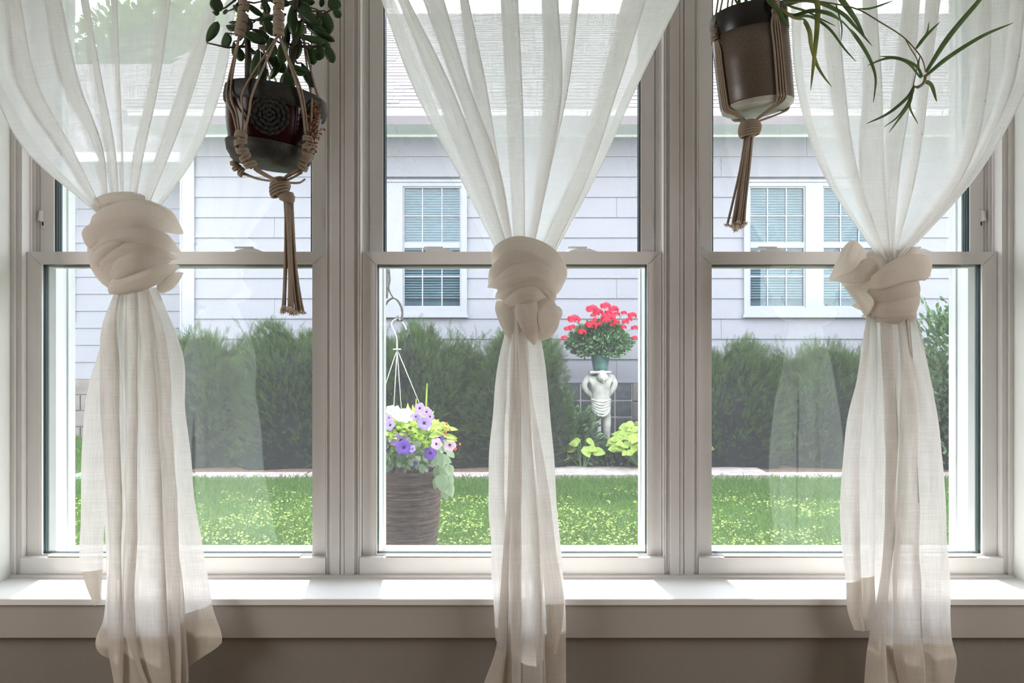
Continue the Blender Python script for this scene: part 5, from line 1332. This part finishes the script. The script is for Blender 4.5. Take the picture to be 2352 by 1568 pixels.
def petunia_mesh(mat, nm):
    V = [(0, 0, -.25)]; n = 25
    for r, z in ((.20, -.12), (.45, .0), (.8, .03), (1.0, -.03)):
        for k in range(n):
            a = 2 * math.pi * k / n; rr = r * (1 + (.10 * r) * math.cos(5 * a)); V.append((rr * math.cos(a), rr * math.sin(a), z + .05 * r * math.sin(10 * a)))
    Fq = [(1 + j * n + k, 1 + j * n + (k + 1) % n, 1 + (j + 1) * n + (k + 1) % n, 1 + (j + 1) * n + k) for j in range(3) for k in range(n)] + [(0, 1 + k, 1 + (k + 1) % n) for k in range(n)]
    me = bpy.data.meshes.new(nm); me.from_pydata(V, [], Fq); me.materials.append(mat); me.polygons.foreach_set('use_smooth', [True] * len(me.polygons))
    me.materials.append(M['throat']) if nm != 'petunia_white' else None
    if nm != 'petunia_white':
        for i, p in enumerate(me.polygons):
            if i >= 3 * n: p.material_index = 1
    return me
PM = {k: petunia_mesh(M[k], nm) for k, nm in (('petunia', 'petunia_purple'), ('petunia_l', 'petunia_lilac'), ('petunia_w', 'petunia_white'), ('petunia_p', 'petunia_pink'))}
PF = [(200,510,75,'petunia_l'),(110,565,60,'petunia'),(225,575,66,'petunia'),(462,628,58,'petunia'),(545,490,46,'petunia'),(410,355,64,'petunia_l'),(370,225,48,'petunia_l'),(430,255,44,'petunia_l'),
      (460,300,40,'petunia_l'),(100,375,50,'petunia_l'),(640,555,54,'petunia_p'),(520,545,50,'petunia_p'),(110,240,44,'petunia_w'),(160,250,46,'petunia_w'),(210,275,48,'petunia_w'),(255,270,46,'petunia_w'),
      (235,310,46,'petunia_w'),(185,300,40,'petunia_w'),(290,300,40,'petunia_w'),(140,275,36,'petunia_w'),(335,300,36,'petunia_l'),(150,515,52,'petunia_l'),(90,310,34,'petunia_l'),(300,590,34,'petunia_l'),(330,720,22,'petunia')]
for i, (zx, zy, s_, kk) in enumerate(PF):
    p = P(870 + zx / 3.92, 880 + zy / 3.92, PY - .19 + .04 * math.sin(i * 2.1)); k_ = s_ / 3.92 * pu
    nn = Vector((.45 * math.sin(i * 1.3), -1, .25 + .3 * math.cos(i * 2.7)))
    put_mesh('flower', PM[kk], hb, p, Vector((1, 0.45 * math.sin(i * 1.3), .2 * math.sin(i))), nn, k_, k_, k_)
# long pale trailing leaves at the lower right and lime leaves at the right
TL = [(560,700,70,150),(600,800,80,170),(540,820,95,160),(640,790,75,120),(570,900,85,170),(640,960,70,140),(520,900,110,110),(640,880,60,120),(600,690,20,130),(650,640,40,90),(500,720,120,90),(390,770,80,90),(600,1000,80,110)]
IV = leaf_mesh('trailing_leaf', M['ivy']); LM = leaf_mesh('lime_leaf', M['lime'])
for i, (zx, zy, ang, ln) in enumerate(TL):
    a = math.radians(ang); L = ln / 3.92 * pu; d = Vector((math.cos(a), -.25, -math.sin(a)))
    put_mesh('leaf', IV, hb, P(870 + zx / 3.92, 880 + zy / 3.92, PY - .12 + .03 * math.sin(i)) - d * L / 2, d, Vector((.2 * math.sin(i), -1, .5)), L, L * .95, L)
for i, (zx, zy, ang, ln) in enumerate([(540,385,-20,130),(600,380,20,110),(660,415,0,110),(650,485,10,120),(660,512,5,100),(520,470,-10,130),(350,490,170,130),(300,470,20,100),(400,520,10,120),(560,440,30,90),(590,410,60,80),(330,430,40,90)]):
    a = math.radians(ang); L = ln / 3.92 * pu; d = Vector((math.cos(a), -.2, -math.sin(a)))
    put_mesh('leaf', LM, hb, P(870 + zx / 3.92, 880 + zy / 3.92, PY - .16) - d * L / 2, d, Vector((.3, -1, .8)), L, L * .6, L)
og = MB()
for (zx, zy) in ((600, 440), (612, 365), (692, 590), (685, 600), (640, 420), (600, 450), (730, 550), (590, 435)): og.blob(P(870 + zx / 3.92, 880 + zy / 3.92, PY - .18), .006, .006, .008, 7, 5)
og.build('orange_buds', M['orange'], hb, True)
for a_, b_ in (((955, 965), (956, 916)), ((978, 950), (981, 880))):
    m = MB(); m.tube([P(*a_, PY - .05), P((a_[0] + b_[0]) / 2, (a_[1] + b_[1]) / 2, PY - .05), P(*b_, PY - .05)], [.004, .005, .003], 6)
    m.build('grass_spike', M['lime'], hb)
# hanger wires and disc
hw = MB(); dc = P(912, 802, PY)
MB().lathe([(0, dc.z + .004), (.020, dc.z + .003), (.0235, dc.z), (.020, dc.z - .003), (0, dc.z - .003)], (dc.x, PY, 0), 20).build('hanger_disc', M['plastic'], hb, True)
for e in (((868, 935), -.12), ((903, 960), -.14), ((925, 985), .05), ((967, 935), -.12)):
    MB().tube([dc, P(e[0][0], e[0][1], PY + e[1])], .0021, 5).build('hanger_wire', M['plastic'], hb, True)
MB().tube(spline([tuple(P(a, b, PY)) for a, b in ((912, 800), (911, 775), (904, 757), (899, 745), (905, 735), (916, 732), (926, 742), (934, 757))], 30), .0036, 7).build('top_hook', M['plastic'], hb, True)
ih = thing('iron_plant_hook', (P(800, 0, PY).x, PY + .02, G), 'weathered iron plant hook with curled arm at the top left of the middle window', 'plant hook')
xp = P(800, 0, PY).x; yp = PY + .02
MB().tube([(xp, yp, G - .1), (xp, yp, 1.95)], .009, 8).build('post', M['iron'], ih, True)
MB().tube(spline([(xp, yp, 1.95)] + [tuple(P(a, b, PY)) for a, b in ((830, 470), (868, 520), (886, 590), (889, 650), (886, 685))], 26), [.009] * 14 + [.011] * 12, 8).build('arm', M['iron'], ih, True)
MB().tube(spline([tuple(P(a, b, PY)) for a, b in ((891, 600), (896, 640), (893, 660), (899, 677), (908, 686))], 18), .0045, 7).build('scroll', M['iron'], ih, True)
MB().tube(spline([tuple(P(a, b, PY)) for a, b in ((886, 700), (892, 690), (905, 684), (917, 694), (924, 714), (922, 738))], 26), [.006] * 13 + [.0075] * 13, 8).build('hook_curl', M['iron'], ih, True)
MB().tube([P(913, 724, PY), P(914, 738, PY)], .0065, 8).build('hook_tip', M['iron'], ih, True)

# garden hose lying at the far left and a tree beyond the roof
hs = MB().tube(spline([tuple(P(a, b, 6.9)) for a, b in ((120, 1108), (150, 1103), (172, 1101), (196, 1098), (225, 1104))], 20), .012, 7)
tag(hs.build('garden_hose', M['hose'], None, True), 'green garden hose lying on the edging at far left', 'hose')
def tree(c, R, h, n, label, seed):
    t_ = thing('tree', (c[0], c[1], G), label, 'tree', 'trees beyond the neighbouring roof')
    r_ = np.random.default_rng(seed)
    lobes = np.array([[c[0] + r_.normal(0, R * .45), c[1] + r_.normal(0, R * .4), h + r_.normal(0, R * .4)] for _ in range(9)])
    li = r_.integers(0, 9, n); d = r_.normal(0, 1, (n, 3)); d /= np.linalg.norm(d, axis=1, keepdims=True)
    pos = lobes[li] + d * (R * .55 * r_.random(n) ** .4)[:, None]
    V, Fa = scatter(oval, of, frames(d + r_.normal(0, .7, (n, 3)), r_.normal(0, 1, n)) * (.16 + .12 * r_.random(n))[:, None, None], pos)
    np_obj('foliage', V, [Fa], M['treeleaf'], t_)['kind'] = 'stuff'
    m = MB(); m.tube([(c[0], c[1], G), (c[0] + .1, c[1], h * .6), (c[0], c[1], h)], [.22, .16, .08], 8)
    for l in lobes: m.tube([(c[0], c[1], h * .65), tuple(l)], [.07, .03], 5)
    m.build('trunk', M['trunk'], t_, True)
tree((-7.4, 17.5, 0), 2.2, 7.2, 9000, 'leafy green tree rising beyond the roof, behind the left curtain', 1)
tree((-14.5, 19.5, 0), 2.6, 7.0, 7000, 'leafy green tree at the far upper left, behind the left curtain', 2)
print('objects', len(bpy.data.objects), 'tris', sum(len(m.polygons) for m in bpy.data.meshes))
